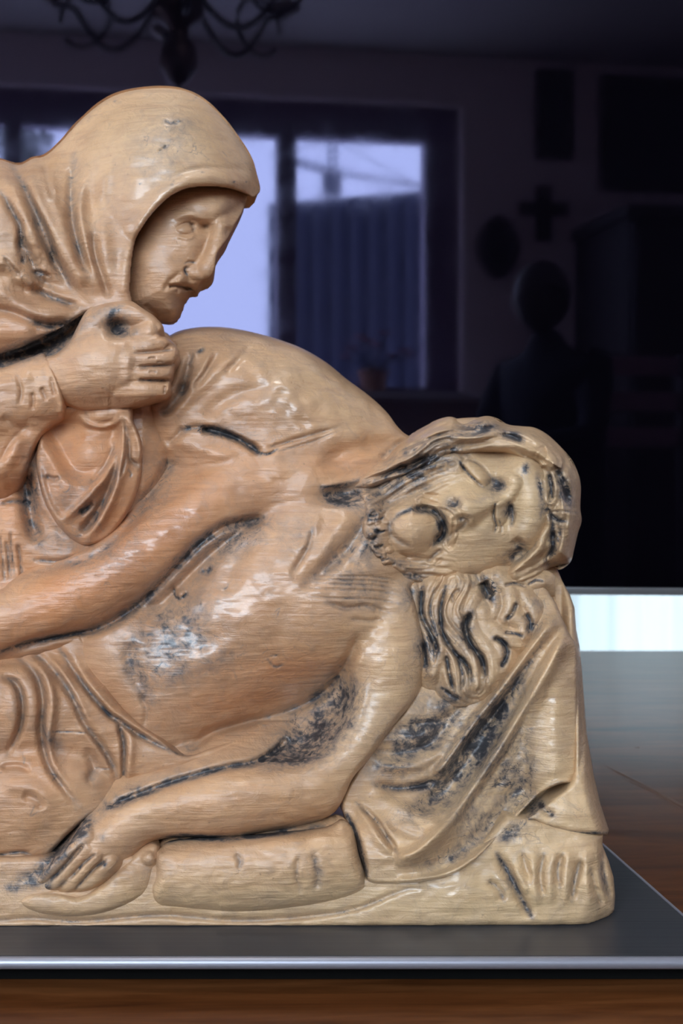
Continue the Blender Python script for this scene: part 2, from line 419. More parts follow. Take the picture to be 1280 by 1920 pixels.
# wooden wall cross
a0, z0 = seen(1003, 452, 0); a1, z1 = seen(1030, 350, 0); a2 = seen(1062, 380, 0)[0]; am = a0 - (a2 - a1)
e = empty('wall_cross', R(a0, 0, z0)); inv = Matrix.Translation(-Vector(e.location))
for n, d in (('upright', (a0, a1, .001, .02, z0, z1)), ('crossbar', (am, a2, .001, .022, z1 - .13, z1 - .075))):
    o = boxo(n, d, M['dark_wood'], None, R); o.data.transform(inv); o.parent = e
tag(e, 'dark wooden cross hung on the wall under the narrow picture', 'cross')
# tall cabinet
a0, z1 = seen(1178, 408, .45); a1 = a0 + .85
e = empty('tall_cabinet', R((a0 + a1) / 2, .25, ZF)); inv = Matrix.Translation(-Vector(e.location))
def ck(n, d, mt, par=None):
    o = boxo(n, d, mt, None, R, bev=.004); o.data.transform(inv); o.parent = par or e; return o
ck('body', (a0, a1, .01, .45, ZF + .06, z1), M['dark_wood']); ck('plinth', (a0 + .02, a1 - .02, .02, .43, ZF, ZF + .06), M['dark_wood'])
ck('cornice', (a0 - .02, a1 + .02, .01, .48, z1, z1 + .05), M['dark_wood'])
for k in range(2):
    q0 = a0 + .01 + k * (a1 - a0) / 2; q1 = q0 + (a1 - a0) / 2 - .02
    dr = ck('door', (q0, q1, .45, .475, ZF + .08, z1 - .02), M['dark_wood'])
    kx = q1 - .04 if k == 0 else q0 + .04
    o = boxo('knob', (kx - .012, kx + .012, .475, .5, .1, .125), M['brass'], None, R, bev=.004); o.data.transform(inv); o.parent = dr
tag(e, 'tall dark wooden cabinet in the corner, mirrored at the screen edge', 'cabinet')
# chair with slatted back
ca, cz = seen(1226, 655, .95)
e = empty('slat_back_chair', R(ca, 1.0, ZF)); inv = Matrix.Translation(-Vector(e.location))
zt = cz; sh = ZF + .45
for s in (-1, 1):
    ck('leg', (ca + s * .19 - .018, ca + s * .19 + .018, .80, .835, ZF, zt), M['dark_wood'])
    ck('leg', (ca + s * .19 - .018, ca + s * .19 + .018, 1.16, 1.195, ZF, sh), M['dark_wood'])
ck('seat', (ca - .22, ca + .22, .79, 1.22, sh, sh + .04), M['pinkish'])
for k in range(3): ck('back_slat', (ca - .175, ca + .175, .807, .828, zt - .08 - k * .13, zt - .01 - k * .13), M['pinkish'])
tag(e, 'chair with pinkish slatted back in front of the tall cabinet', 'chair')
# potted flowers on the sill
ca = seen(700, 720, .1)[0]
e = empty('flower_pot', R(ca, .1, wz0 + .0005)); inv = Matrix.Translation(-Vector(e.location)); c0 = R(ca, .1, wz0 + .0005)
bm = bmesh.new(); lathe(bm, [(.045, 0), (.06, .075), (.066, .08), (.066, .095), (.055, .095)], c0); o = from_bm('pot', bm, M['pot'], smooth=True); o.data.transform(inv); o.parent = e
for kk in range(9):
    an = kk * 2.4; rr_ = .05 + .05 * (kk % 3) / 2; top = c0 + Vector((math.cos(an) * rr_ * 1.6, math.sin(an) * rr_, .15 + .03 * (kk % 4)))
    bm = bmesh.new(); tube(bm, [c0 + Vector((0, 0, .08)), (c0 + top) / 2 + Vector((0, 0, .05)), top], .003, 6); o = from_bm('stem', bm, M['leaf']); o.data.transform(inv); o.parent = e
    bm = bmesh.new()
    for q in range(6):
        a = q * math.pi / 3; d = Vector((math.cos(a), math.sin(a), .35)) * .035; s = Vector((-math.sin(a), math.cos(a), 0)) * .018
        bm.faces.new([bm.verts.new(top), bm.verts.new(top + d * .6 + s), bm.verts.new(top + d), bm.verts.new(top + d * .6 - s)])
    o = from_bm('flower', bm, M['petal']); o.data.transform(inv); o.parent = e
tag(e, 'pot of dull pink flowers standing on the window sill', 'flower pot')
# unseen flush ceiling lamp, added for light from above
e = empty('added_ceiling_lamp', (.05, .02, ZC))
bm = bmesh.new(); lathe(bm, [(.19, -.03), (.20, -.025), (.20, -.001)], (0, 0, 0), 40); from_bm('housing', bm, M['sill'], e, True)
bm = bmesh.new(); lathe(bm, [(.06, -.058), (.14, -.05), (.175, -.031)], (0, 0, 0), 40); from_bm('diffuser', bm, M['lamp'], e, True)
tag(e, 'unseen round white ceiling lamp added for light from above', 'lamp')
# chandelier
ca, cz = seen(335, 165, 1.45); cc = R(ca, 1.45, 0)
e = empty('chandelier', (cc.x, cc.y, cz))
bm = bmesh.new()
lathe(bm, [(.004, 0), (.03, .02), (.055, .06), (.05, .11), (.025, .14), (.03, .17), (.07, .2), (.075, .24), (.03, .28), (.015, .34), (.012, .60)], (0, 0, 0), 24)
from_bm('stem', bm, M['brass'], e, True)
bm = bmesh.new(); tube(bm, [(0, 0, .58), (0, 0, ZC - cz)], .006, 8); from_bm('chain', bm, M['iron'], e)
bm = bmesh.new(); lathe(bm, [(.05, -.03), (.05, -.001)], (0, 0, ZC - cz)); from_bm('canopy', bm, M['brass'], e, True)
for k in range(6):
    an = k * math.pi / 3 + .26; dx, dy = math.cos(an), math.sin(an)
    pts = []
    for i in range(15):
        s = i / 14; r_ = .05 + .36 * s; z = .27 - .13 * math.sin(math.pi * min(1, s * 1.25)) + .10 * max(0, s - .6)
        pts.append((dx * r_, dy * r_, z))
    bm = bmesh.new(); tube(bm, pts, .009, 8)
    arm = from_bm('arm', bm, M['iron'], e, True)
    cx, cy = dx * .30, dy * .30
    bm = bmesh.new(); tube(bm, [(cx + dx * .085 * math.cos(q * .4) , cy + dy * .085 * math.cos(q * .4), .25 + .085 * math.sin(q * .4)) for q in range(15)], .007, 8)
    from_bm('scroll', bm, M['iron'], arm, True)
    x, y, z = pts[-1]
    bm = bmesh.new(); lathe(bm, [(.012, 0), (.04, .018), (.045, .03), (.018, .03)], (x, y, z)); from_bm('drip_cup', bm, M['brass'], e, True)
    bm = bmesh.new(); lathe(bm, [(.014, .03), (.014, .12), (.004, .125)], (x, y, z), 12); from_bm('candle', bm, M['candle'], e, True)
tag(e, 'dark wrought chandelier with scrolled arms hanging above the table', 'chandelier')

# ------------------------------------------------------------------ television
e = empty('television', (TV0.x, TV0.y, 0.0)); e.rotation_euler = (0, 0, TVA)
zb = CAM[2] - 213 / F * 1.45; TW, TH = .76, .86
boxo('screen', (-TW + .008, TW - .008, 0.0, .006, zb + .011, zb + TH - .008), M['screen'], e)
fr_ = boxo('bezel', (-TW, TW, -.003, .012, zb + .001, zb + .011), M['silver'], e, bev=.0015); fr_['label'] = 'thin silver strip along the bottom edge'
for n, d in (('frame', (-TW, -TW + .008, -.002, .012, zb + .011, zb + TH)), ('frame', (TW - .008, TW, -.002, .012, zb + .011, zb + TH)), ('frame', (-TW + .008, TW - .008, -.002, .012, zb + TH - .008, zb + TH))):
    boxo(n, d, M['tv_black'], e, bev=.0012)
boxo('rear_shell', (-TW + .004, TW - .004, .0125, .05, zb + .004, zb + TH - .004), M['tv_black'], e, bev=.01)
for s, x in ((-1, -.42), (1, .66)):
    bm = bmesh.new(); box(bm, x - .012, x + .012, .012, .04, .008, zb + .03, bev=.003); leg = from_bm('stand_leg', bm, M['tv_black'], e)
    bm = bmesh.new(); box(bm, x - .05, x + .05, -.11, .15, .0005, .010, bev=.004); from_bm('foot', bm, M['tv_black'], leg)
tag(e, 'large glossy black television behind the sculpture with silver lower strip', 'television')

# ------------------------------------------------------------------ table
e = empty('wooden_table', (.2, .4, ZF))
TX0, TX1, TY0, TY1 = -.95, 1.25, -.34, 1.10
def tk(n, d, mt, bev=.0, par=None):
    o = boxo(n, d, mt, None, None, bev); o.data.transform(Matrix.Translation((-.2, -.4, -ZF))); o.parent = par or e; return o
top = tk('tabletop', (TX0, TX1, TY0, TY1, -.032, 0), M['table'], .004)
for x in (TX0 + .05, TX1 - .11):
    for y in (TY0 + .05, TY1 - .11): tk('leg', (x, x + .06, y, y + .06, ZF, -.032), M['table'], .004)
for d in ((TX0 + .11, TX1 - .11, TY0 + .07, TY0 + .095, -.11, -.032), (TX0 + .11, TX1 - .11, TY1 - .095, TY1 - .07, -.11, -.032),
          (TX0 + .07, TX0 + .095, TY0 + .11, TY1 - .11, -.11, -.032), (TX1 - .095, TX1 - .07, TY0 + .11, TY1 - .11, -.11, -.032)):
    tk('apron', d, M['table'])
def tp(u, v):
    d = CAM[2] * F / (v - VY); return Vector(((u - VX) * d / F, CAM[1] + d, 0))
for pts, wd in ((((1118, 1428), (1160, 1449), (1215, 1476), (1290, 1516)), .0016), (((1150, 1452), (1190, 1470), (1240, 1492), (1285, 1514)), .0011),
                (((1182, 1401), (1198, 1402)), .0016), (((1205, 1484), (1250, 1500), (1290, 1526)), .0008)):
    bm = bmesh.new(); tube(bm, [tp(*p) + Vector((0, 0, -wd * .55)) for p in pts], [wd * .35] + [wd] * (len(pts) - 1), 8)
    o = from_bm('scratch', bm, M['scratch']); o.data.transform(Matrix.Translation((-.2, -.4, -ZF))); o.parent = top
tag(e, 'glossy reddish brown wooden table under the sculpture and television', 'table')

# ------------------------------------------------------------------ tray
e = empty('metal_tray', (0, .11, 0))
px0, px1, py0, py1 = -.42, .2872, -.0325, .262
def plate_bm(x0, x1, y0, y1, z0, z1, rad, n=8):
    bm = bmesh.new(); ring = []
    for cx, cy, a0 in ((x1 - rad, y0 + rad, -90), (x1 - rad, y1 - rad, 0), (x0 + rad, y1 - rad, 90), (x0 + rad, y0 + rad, 180)):
        for k in range(n + 1):
            a = math.radians(a0 + 90 * k / n); ring.append((cx + rad * math.cos(a), cy + rad * math.sin(a)))
    lo = [bm.verts.new((x, y - .11, z0)) for x, y in ring]; hi = [bm.verts.new((x, y - .11, z1)) for x, y in ring]
    N = len(ring)
    for k in range(N): bm.faces.new((lo[k], lo[(k + 1) % N], hi[(k + 1) % N], hi[k]))
    bm.faces.new(lo); bm.faces.new(hi); return bm
from_bm('plate', plate_bm(px0 + .001, px1 - .001, py0 + .001, py1 - .001, .0125, .018, .008), M['tray'], e)
bm = bmesh.new()
pts = []
rad = .009
for cx, cy, a0 in ((px1 - rad, py0 + rad, -90), (px1 - rad, py1 - rad, 0), (px0 + rad, py1 - rad, 90), (px0 + rad, py0 + rad, 180)):
    for k in range(7):
        a = math.radians(a0 + 15 * k); pts.append((cx + rad * math.cos(a), cy - .11 + rad * math.sin(a), .0147))
tube(bm, pts, .0032, 12, closed=True)
o = from_bm('rolled_edge', bm, M['tray_rim'], e, True); o['label'] = 'pale shiny rounded edge of the tray'
from_bm('under_tray_shade', plate_bm(px0 + .012, px1 - .012, py0 + .012, py1 - .012, .0004, .0124, .008), M['tray_shade'], e)  # added black slab that stands in for the shadow under the tray
tag(e, 'flat dark grey metal tray with pale rolled edge under the sculpture', 'tray')

# ------------------------------------------------------------------ the photographer
pb = 1.02; pa = seen(1035, 700, pb)[0]; base = R(pa, pb, ZF)
me = bpy.data.meshes.new('person'); H = 1.74
to_cam = (Vector((CAM[0], CAM[1], 0)) - Vector((base.x, base.y, 0))).normalized(); side = Vector((to_cam.y, -to_cam.x, 0))
def bp(f, s, z): return base + to_cam * f + side * s + Vector((0, 0, z))
V = [bp(0, 0, .95), bp(0, 0, 1.15), bp(.01, 0, 1.36), bp(.03, 0, 1.47), bp(.05, 0, 1.54)]
RD = [(.15, .12), (.14, .11), (.17, .11), (.065, .065), (.05, .05)]
E = [(0, 1), (1, 2), (2, 3), (3, 4)]
for s in (-1, 1):
    n = len(V)
    V += [bp(0, s * .10, .86), bp(.02, s * .11, .48), bp(-.01, s * .11, .08), bp(.12, s * .12, .04)]
    RD += [(.095, .1), (.06, .065), (.045, .045), (.045, .035)]; E += [(0, n), (n, n + 1), (n + 1, n + 2), (n + 2, n + 3)]
    n = len(V)
    V += [bp(.01, s * .18, 1.40), bp(.10, s * .22, 1.16), bp(.30, s * .10, 1.12), bp(.37, s * .06, 1.13)]
    RD += [(.062, .062), (.047, .047), (.036, .036), (.036, .025)]; E += [(2, n), (n, n + 1), (n + 1, n + 2), (n + 2, n + 3)]
me.from_pydata(V, E, [])
o = link('person', me, M['cloth_dark']); o.data.transform(Matrix.Translation(-base)); o.location = base
sk = o.modifiers.new('Skin', 'SKIN'); 
if not me.skin_vertices: me.skin_vertices.new()
for i, r in enumerate(RD): me.skin_vertices[0].data[i].radius = r
me.skin_vertices[0].data[0].use_root = True
ss = o.modifiers.new('Subdivision', 'SUBSURF'); ss.levels = ss.render_levels = 2
tag(o, 'person in dark clothes standing behind the camera, faintly mirrored in the screen', 'person')
def pkid(n, bm, mt): q = from_bm(n, bm, mt, None, True); q.data.transform(Matrix.Translation(-base)); q.parent = o
bm = bmesh.new(); bmesh.ops.create_uvsphere(bm, u_segments=24, v_segments=16, radius=1)
for v in bm.verts:
    x, y, z = v.co; k = 1 - .18 * max(0, -z)
    if y > .8 and abs(x) < .3 and -.35 < z < .1: y += .16 * (1 - abs(x) / .3)
    v.co = bp(.07 + y * .098 * k, x * .075 * k, 1.63 + z * .118)
pkid('head', bm, M['skin'])
bm = bmesh.new(); bmesh.ops.create_uvsphere(bm, u_segments=24, v_segments=16, radius=1)
for v in bm.verts:
    x, y, z = v.co
    if z < .15 and y > -.2: z = .15 + .2 * z; 
    v.co = bp(.055 + y * .105, x * .084, 1.645 + z * .118)
pkid('hair', bm, M['dark_wood'])
for s in (-1, 1):
    for k in range(5):
        bm = bmesh.new(); q = bp(.39, s * .055, 1.115 + .018 * k)
        tube(bm, [q, q + to_cam * .035 - side * s * .012, q + to_cam * .05 - side * s * .035], [.009, .0085, .007], 8); pkid('finger', bm, M['skin'])
# ------------------------------------------------------------------ carving toolkit
# The carving is worked on grids laid over the front of the block: u, v run across and down it, z is
# the height of the wood towards the viewer (1 unit = 0.3 mm, z = 400 is the plane y = 0).
ZU = 0.0003
def Yz(z): return 0.12 - z * ZU
def spline(pts, closed=False, n=6):
    p = np.array(pts, float); k = len(p)
    if k < 3 and not closed: 
        t = np.linspace(0, 1, n + 1)[:, None]; return p[0] * (1 - t) + p[-1] * t
    out = []
    for i in range(k if closed else k - 1):
        if closed: a, b, c, d = p[(i - 1) % k], p[i], p[(i + 1) % k], p[(i + 2) % k]
        else: a, b, c, d = p[max(i - 1, 0)], p[i], p[i + 1], p[min(i + 2, k - 1)]
        for s in np.arange(n) / n:
            out.append(.5 * ((2 * b) + (c - a) * s + (2 * a - 5 * b + 4 * c - d) * s * s + (3 * b - a - 3 * c + d) * s ** 3))
    if not closed: out.append(p[-1])
    return np.array(out)
LAT = rng.random((512, 512))
def vnoise(U, V, lu, lv, off=0):
    x = U / lu + off * 17.3 + 200; y = V / lv + off * 9.7 + 200
    xi = np.floor(x).astype(int); yi = np.floor(y).astype(int); fx = x - xi; fy = y - yi
    fx = fx * fx * (3 - 2 * fx); fy = fy * fy * (3 - 2 * fy)
    g = lambda a, b: LAT[a % 512, b % 512]
    return (g(xi, yi) * (1 - fx) + g(xi + 1, yi) * fx) * (1 - fy) + (g(xi, yi + 1) * (1 - fx) + g(xi + 1, yi + 1) * fx) * fy - .5
def smax(a, b, k):
    if k <= 0: return np.maximum(a, b)
    h = np.maximum(k - np.abs(a - b), 0) / k
    return np.maximum(a, b) + h * h * k * .25
def dome_f(x):
    return np.where(x < .85, np.sqrt(np.maximum(1 - x * x, 0)), .5268 - 1.6136 * (x - .85))
def line_dist(U, V, pts):
    """distance, parameter 0..1 and signed side to a polyline"""
    best = np.full(U.shape, 1e9); T = np.zeros(U.shape); S = np.zeros(U.shape)
    n = len(pts) - 1
    for i in range(n):
        ax, ay = pts[i][:2]; bx, by = pts[i + 1][:2]; dx, dy = bx - ax, by - ay; L = dx * dx + dy * dy + 1e-9
        t = np.clip(((U - ax) * dx + (V - ay) * dy) / L, 0, 1)
        ex = U - ax - t * dx; ey = V - ay - t * dy; d = ex * ex + ey * ey
        m = d < best
        best = np.where(m, d, best); T = np.where(m, (i + t) / n, T)
        S = np.where(m, np.sign(dx * ey - dy * ex), S)
    return np.sqrt(best), T, S
def poly_inside(U, V, pts):
    ins = np.zeros(U.shape, bool); n = len(pts)
    for i in range(n):
        x0, y0 = pts[i]; x1, y1 = pts[(i + 1) % n]
        if y0 == y1: continue
        c = (y0 > V) != (y1 > V)
        ins ^= c & (U < (x1 - x0) * (V - y0) / (y1 - y0) + x0)
    return ins
PAINT = []     # (channel, points or blob, ...) wood colour, with shade painted into hollows, applied to every carved part
class Carve:
    def __init__(s, outline, step, zb, z0, sharp=False, n=6):
        s.pl = np.array(outline, float) if sharp else spline(outline, True, n)
        s.step = step; s.zb = zb; m = step * 3
        s.u0, s.v0 = s.pl.min(0) - m; u1, v1 = s.pl.max(0) + m
        s.nu = int((u1 - s.u0) / step) + 2; s.nv = int((v1 - s.v0) / step) + 2
        s.U, s.V = np.meshgrid(s.u0 + np.arange(s.nu) * step, s.v0 + np.arange(s.nv) * step)
        # signed distance worked out on a grid twice as coarse away from the rim would do; the exact one is quick enough
        d = np.full(s.U.shape, 1e9)
        q = np.vstack([s.pl, s.pl[:1]])
        for i in range(len(s.pl)):
            ax, ay = q[i]; bx, by = q[i + 1]; dx, dy = bx - ax, by - ay; L = dx * dx + dy * dy + 1e-9
            t = np.clip(((s.U - ax) * dx + (s.V - ay) * dy) / L, 0, 1)
            d = np.minimum(d, (s.U - ax - t * dx) ** 2 + (s.V - ay - t * dy) ** 2)
        s.d = np.sqrt(d) * np.where(poly_inside(s.U, s.V, s.pl), 1, -1)
        s.H = np.full(s.U.shape, float(z0)); s.own = []
    def win(s, pts, m):
        p = np.array(pts, float); a, b = p[:, :2].min(0) - m, p[:, :2].max(0) + m
        i0 = max(int((a[1] - s.v0) / s.step), 0); i1 = min(int((b[1] - s.v0) / s.step) + 2, s.nv)
        j0 = max(int((a[0] - s.u0) / s.step), 0); j1 = min(int((b[0] - s.u0) / s.step) + 2, s.nu)
        if i1 <= i0 or j1 <= j0: return None
        return (slice(i0, i1), slice(j0, j1))
    def limb(s, pts, k=20, asp=1.):
        p = spline(pts, False, 5); m = p[:, 3].max() * 2.2; w = s.win(p, m)
        if w is None: return
        U, V = s.U[w], s.V[w]; d, T, _ = line_dist(U, V, p)
        x = T * (len(p) - 1); i = np.minimum(x.astype(int), len(p) - 2); f = x - i
        z = p[i, 2] * (1 - f) + p[i + 1, 2] * f; r = p[i, 3] * (1 - f) + p[i + 1, 3] * f
        s.H[w] = smax(s.H[w], z + asp * r * dome_f(d / r), k)
    def dome(s, cx, cy, rx, ry, ang, z, h, k=20):
        R_ = max(rx, ry) * 2.6; w = s.win([(cx, cy)], R_)
        if w is None: return
        a = math.radians(ang); U, V = s.U[w] - cx, s.V[w] - cy
        x = U * math.cos(a) + V * math.sin(a); y = -U * math.sin(a) + V * math.cos(a)
        s.H[w] = smax(s.H[w], z + h * dome_f(np.sqrt((x / rx) ** 2 + (y / ry) ** 2)), k)
    def blob(s, cx, cy, rx, ry, ang, h):
        w = s.win([(cx, cy)], max(rx, ry) * 2.6)
        if w is None: return
        a = math.radians(ang); U, V = s.U[w] - cx, s.V[w] - cy
        x = U * math.cos(a) + V * math.sin(a); y = -U * math.sin(a) + V * math.cos(a)
        s.H[w] += h * np.exp(-(x / rx) ** 2 - (y / ry) ** 2)
    def bump(s, cx, cy, rx, ry, ang, h):
        w = s.win([(cx, cy)], max(rx, ry) * 1.1)
        if w is None: return
        a = math.radians(ang); U, V = s.U[w] - cx, s.V[w] - cy
        x = U * math.cos(a) + V * math.sin(a); y = -U * math.sin(a) + V * math.cos(a)
        q = np.clip(1 - (x / rx) ** 2 - (y / ry) ** 2, 0, 1)
        s.H[w] += h * q ** .75
    def strands(s, spine, half, amp, lw, length=90, off=0):
        """wavy combed relief running along a spine"""
        q = spline(spine, False, 8); W = s.win(q, half * 1.5)
        if W is None: return
        d, T, S = line_dist(s.U[W], s.V[W], q); L = np.sum(np.hypot(*np.diff(q, axis=0).T))
        a = T * L; b = d * S + 5 * np.sin(a / 26 + off) + 8 * vnoise(a, d * S, 60, 40, off)
        s.H[W] += amp * np.exp(-(d / half) ** 4) * (1.3 * vnoise(a, b, length, lw, off + 1) + .7 * vnoise(a, b, length * .6, lw * .5, off + 2)) * 2
    def ridge(s, pts, wd, h, w2=None, taper=.25, p=2.):
        """raised (h > 0) or cut (h < 0) line; w2 is the width on the other side for leaning folds"""
        q = spline(pts, False, 6); w2 = w2 or wd; W = s.win(q, max(wd, w2) * 2.6)
        if W is None: return
        d, T, S = line_dist(s.U[W], s.V[W], q)
        tp = np.clip(np.minimum(T, 1 - T) / max(taper, 1e-3), 0, 1); tp = tp * tp * (3 - 2 * tp) if taper > 0 else 1
        x = d / np.where(S > 0, wd, w2)
        s.H[W] += h * tp * np.exp(-x ** p)
    def cut(s, pts, wd, h, stain_shade=.8, sw=None, **k):
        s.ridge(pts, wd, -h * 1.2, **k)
        if stain_shade: s.own.append(('s', pts, sw or wd * 1.1, min(stain_shade * 1.2, .97)))  # patina along the cut, strengthened as painted crease shade
    def area(s, pts, h, soft):
        pl = spline(pts, True, 5); W = s.win(pl, soft)
        if W is None: return
        U, V = s.U[W], s.V[W]; d, _, _ = line_dist(U, V, np.vstack([pl, pl[:1]]))
        d = d * np.where(poly_inside(U, V, pl), 1, -1); t = np.clip(d / soft * .5 + .5, 0, 1)
        s.H[W] += h * t * t * (3 - 2 * t)
    def rough(s, cx, cy, rx, ry, ang, amp, lu, lv, off=0):
        w = s.win([(cx, cy)], max(rx, ry) * 2)
        if w is None: return
        a = math.radians(ang); U, V = s.U[w] - cx, s.V[w] - cy
        x = U * math.cos(a) + V * math.sin(a); y = -U * math.sin(a) + V * math.cos(a)
        s.H[w] += amp * np.exp(-(x / rx) ** 4 - (y / ry) ** 4) * vnoise(x, y, lu, lv, off) * 2
    def sil(s, line, r, zb=None):
        """round the surface off towards a free silhouette"""
        d, _, _ = line_dist(s.U, s.V, spline(line, False, 6)); zb = s.zb if zb is None else zb
        x = np.where(s.d <= 0, 0, np.clip(d / r, 0, 1)); f = np.sqrt(np.maximum(1 - (1 - x) ** 2, 0))
        s.H = np.where(s.H > zb, zb + (s.H - zb) * f, s.H)
    def edge(s, r, drop):
        x = np.clip(s.d / r, 0, 1); s.H -= drop * (1 - np.sqrt(np.maximum(1 - (1 - x) ** 2, 0)))
    def chisel(s, a=1.0):
        U, V = s.U, s.V
        s.H += a * 1.25 * (3.2 * vnoise(U, V, 46, 30, 1) + 1.8 * vnoise(U, V, 19, 13, 2) + 1.0 * vnoise(U, V, 26, 5, 3))
    def build(s, name, parent, back=80, rb=60):
        st = s.step; ins = s.d > 0
        act = ins[:-1, :-1] | ins[1:, :-1] | ins[:-1, 1:] | ins[1:, 1:]
        used = np.zeros(s.U.shape, bool)
        for a, b in ((slice(None, -1), slice(None, -1)), (slice(1, None), slice(None, -1)), (slice(None, -1), slice(1, None)), (slice(1, None), slice(1, None))):
            used[a, b] |= act
        gv, gu = np.gradient(s.d, st); out = used & ~ins
        U = np.where(out, s.U - s.d * gu, s.U); V = np.where(out, s.V - s.d * gv, s.V)
        # paint
        C = np.zeros(s.U.shape + (4,))
        keep, s.U_, s.V_ = None, s.U, s.V
        for it in PAINT + s.own:
            ch = {'s': 0, 'w': 1, 'p': 2, 'g': 3}[it[0]]
            if isinstance(it[1], list):
                q = spline(it[1], False, 5); W = s.win(q, it[2] * 2.4)
                if W is None: continue
                d, T, _ = line_dist(s.U[W], s.V[W], q)
                val = it[3] * np.exp(-(d / it[2]) ** 2) * (.55 + .45 * np.clip(np.minimum(T, 1 - T) * 5, 0, 1))
            else:
                cx, cy, rx, ry, ang = it[1]; W = s.win([(cx, cy)], max(rx, ry) * 2.4)
                if W is None: continue
                a = math.radians(ang); x = (s.U[W] - cx) * math.cos(a) + (s.V[W] - cy) * math.sin(a); y = -(s.U[W] - cx) * math.sin(a) + (s.V[W] - cy) * math.cos(a)
                val = it[2] * np.exp(-(x / rx) ** 2 - (y / ry) ** 2)
            c_ = C[W][..., ch]; C[W + (ch,)] = 1 - (1 - np.clip(c_, -1, 1)) * (1 - np.clip(val, -1, 1))
        C = np.clip(C, 0, 1)
        idx = -np.ones(s.U.shape, int); n = int(used.sum()); idx[used] = np.arange(n)
        def world(u, v, z):
            Y = Yz(z); k = (Y - CAM[1]) / F
            return np.stack([(u - VX) * k, Y, CAM[2] - (v - VY) * k], -1)
        co = [world(U[used], V[used], s.H[used])]; cl = [C[used]]
        i, j = np.nonzero(act)
        faces = [np.stack([idx[i, j], idx[i, j + 1], idx[i + 1, j + 1], idx[i + 1, j]], -1)[:, ::-1]]
        # side wall from the rim back to the plane zb
        pad = np.pad(act, 1)
        ed = []
        for (di, dj, p, q) in ((-1, 0, (0, 0), (0, 1)), (1, 0, (1, 1), (1, 0)), (0, -1, (1, 0), (0, 0)), (0, 1, (0, 1), (1, 1))):
            k = act & ~pad[1 + di:1 + di + act.shape[0], 1 + dj:1 + dj + act.shape[1]]
            a, b = np.nonzero(k); ed.append(np.stack([idx[a + p[0], b + p[1]], idx[a + q[0], b + q[1]]], -1))
        ed = np.vstack(ed); rim = np.unique(ed); loc = -np.ones(n, int); loc[rim] = np.arange(len(rim)) + n
        rw = world(U[used][rim], V[used][rim], s.H[used][rim]); rw[:, 1] = Yz(s.zb); zr = float(np.median(s.H[used][rim]))
        co.append(rw); cl.append(C[used][rim])
        faces.append(np.stack([ed[:, 0], loc[ed[:, 0]], loc[ed[:, 1]], ed[:, 1]], -1)[:, ::-1])
        # rounded back on a coarser grid
        base = n + len(rim); S = 4
        dc = s.d[::S, ::S]; uc, vc = s.U[::S, ::S], s.V[::S, ::S]; ic = dc > 0
        ac = ic[:-1, :-1] | ic[1:, :-1] | ic[:-1, 1:] | ic[1:, 1:]
        us = np.zeros(dc.shape, bool)
        us[:-1, :-1] |= ac; us[1:, :-1] |= ac; us[:-1, 1:] |= ac; us[1:, 1:] |= ac
        gvc, guc = np.gradient(dc, st * S); oc = us & ~ic
        uc = np.where(oc, uc - dc * guc, uc); vc = np.where(oc, vc - dc * gvc, vc)
        x = np.clip(dc / rb, 0, 1); zc = s.zb - back * np.sqrt(np.maximum(1 - (1 - x) ** 2, 0))
        ix = -np.ones(dc.shape, int); ix[us] = np.arange(us.sum()) + base
        bw = world(uc[us], vc[us], s.H[::S, ::S][us]); bw[:, 1] = Yz(zc[us]); co.append(bw); cl.append(C[::S, ::S][us])
        i, j = np.nonzero(ac)
        faces.append(np.stack([ix[i, j], ix[i, j + 1], ix[i + 1, j + 1], ix[i + 1, j]], -1))
        co = np.vstack(co).astype(np.float32); co[:, 2] = np.maximum(co[:, 2], .0181); cl = np.vstack(cl).astype(np.float32); fc = np.vstack(faces).astype(np.int32)
        me = bpy.data.meshes.new(name); nf = len(fc)
        me.vertices.add(len(co)); me.vertices.foreach_set('co', co.ravel())
        me.loops.add(nf * 4); me.loops.foreach_set('vertex_index', fc.ravel())
        me.polygons.add(nf); me.polygons.foreach_set('loop_start', np.arange(nf, dtype=np.int32) * 4)
        me.polygons.foreach_set('use_smooth', np.ones(nf, bool))
        me.update(calc_edges=True)
        at = me.color_attributes.new('paint', 'FLOAT_COLOR', 'POINT'); at.data.foreach_set('color', cl.ravel())
        me.materials.append(M['wood'])
        o = bpy.data.objects.new(name, me); col.objects.link(o); o.parent = parent
        return o
# ------------------------------------------------------------------ colour of the wood: stains with painted shade, raw wood, pale wax
def st(pts, w, v): PAINT.append(('s', pts, w, v))
def sb(cx, cy, rx, ry, ang, v): PAINT.append(('s', (cx, cy, rx, ry, ang), v))
def wb(cx, cy, rx, ry, ang, v): PAINT.append(('w', (cx, cy, rx, ry, ang), v))
def pb_(cx, cy, rx, ry, ang, v): PAINT.append(('p', (cx, cy, rx, ry, ang), v))
# pale wood: right hand side, base, hood
pb_(960, 1500, 330, 420, 0, .75); pb_(960, 930, 220, 190, 0, .75); pb_(560, 1690, 700, 75, 0, .6)
pb_(330, 250, 230, 130, 0, .45); sb(310, 260, 110, 60, 10, .16); sb(240, 400, 60, 120, 0, .1); pb_(620, 720, 190, 90, 30, .35); pb_(700, 1300, 80, 140, 25, .35); pb_(330, 1500, 330, 60, -5, .25)
# glossy wax
for q in ((330, 980, 130, 40, -30), (420, 1180, 190, 150, 0), (560, 720, 160, 80, 30), (670, 1260, 50, 80, 0), (1035, 1340, 40, 120, 0), (820, 1670, 130, 50, 0), (590, 1360, 70, 50, 0), (290, 380, 60, 60, 0)):
    PAINT.append(('g', q, .9))
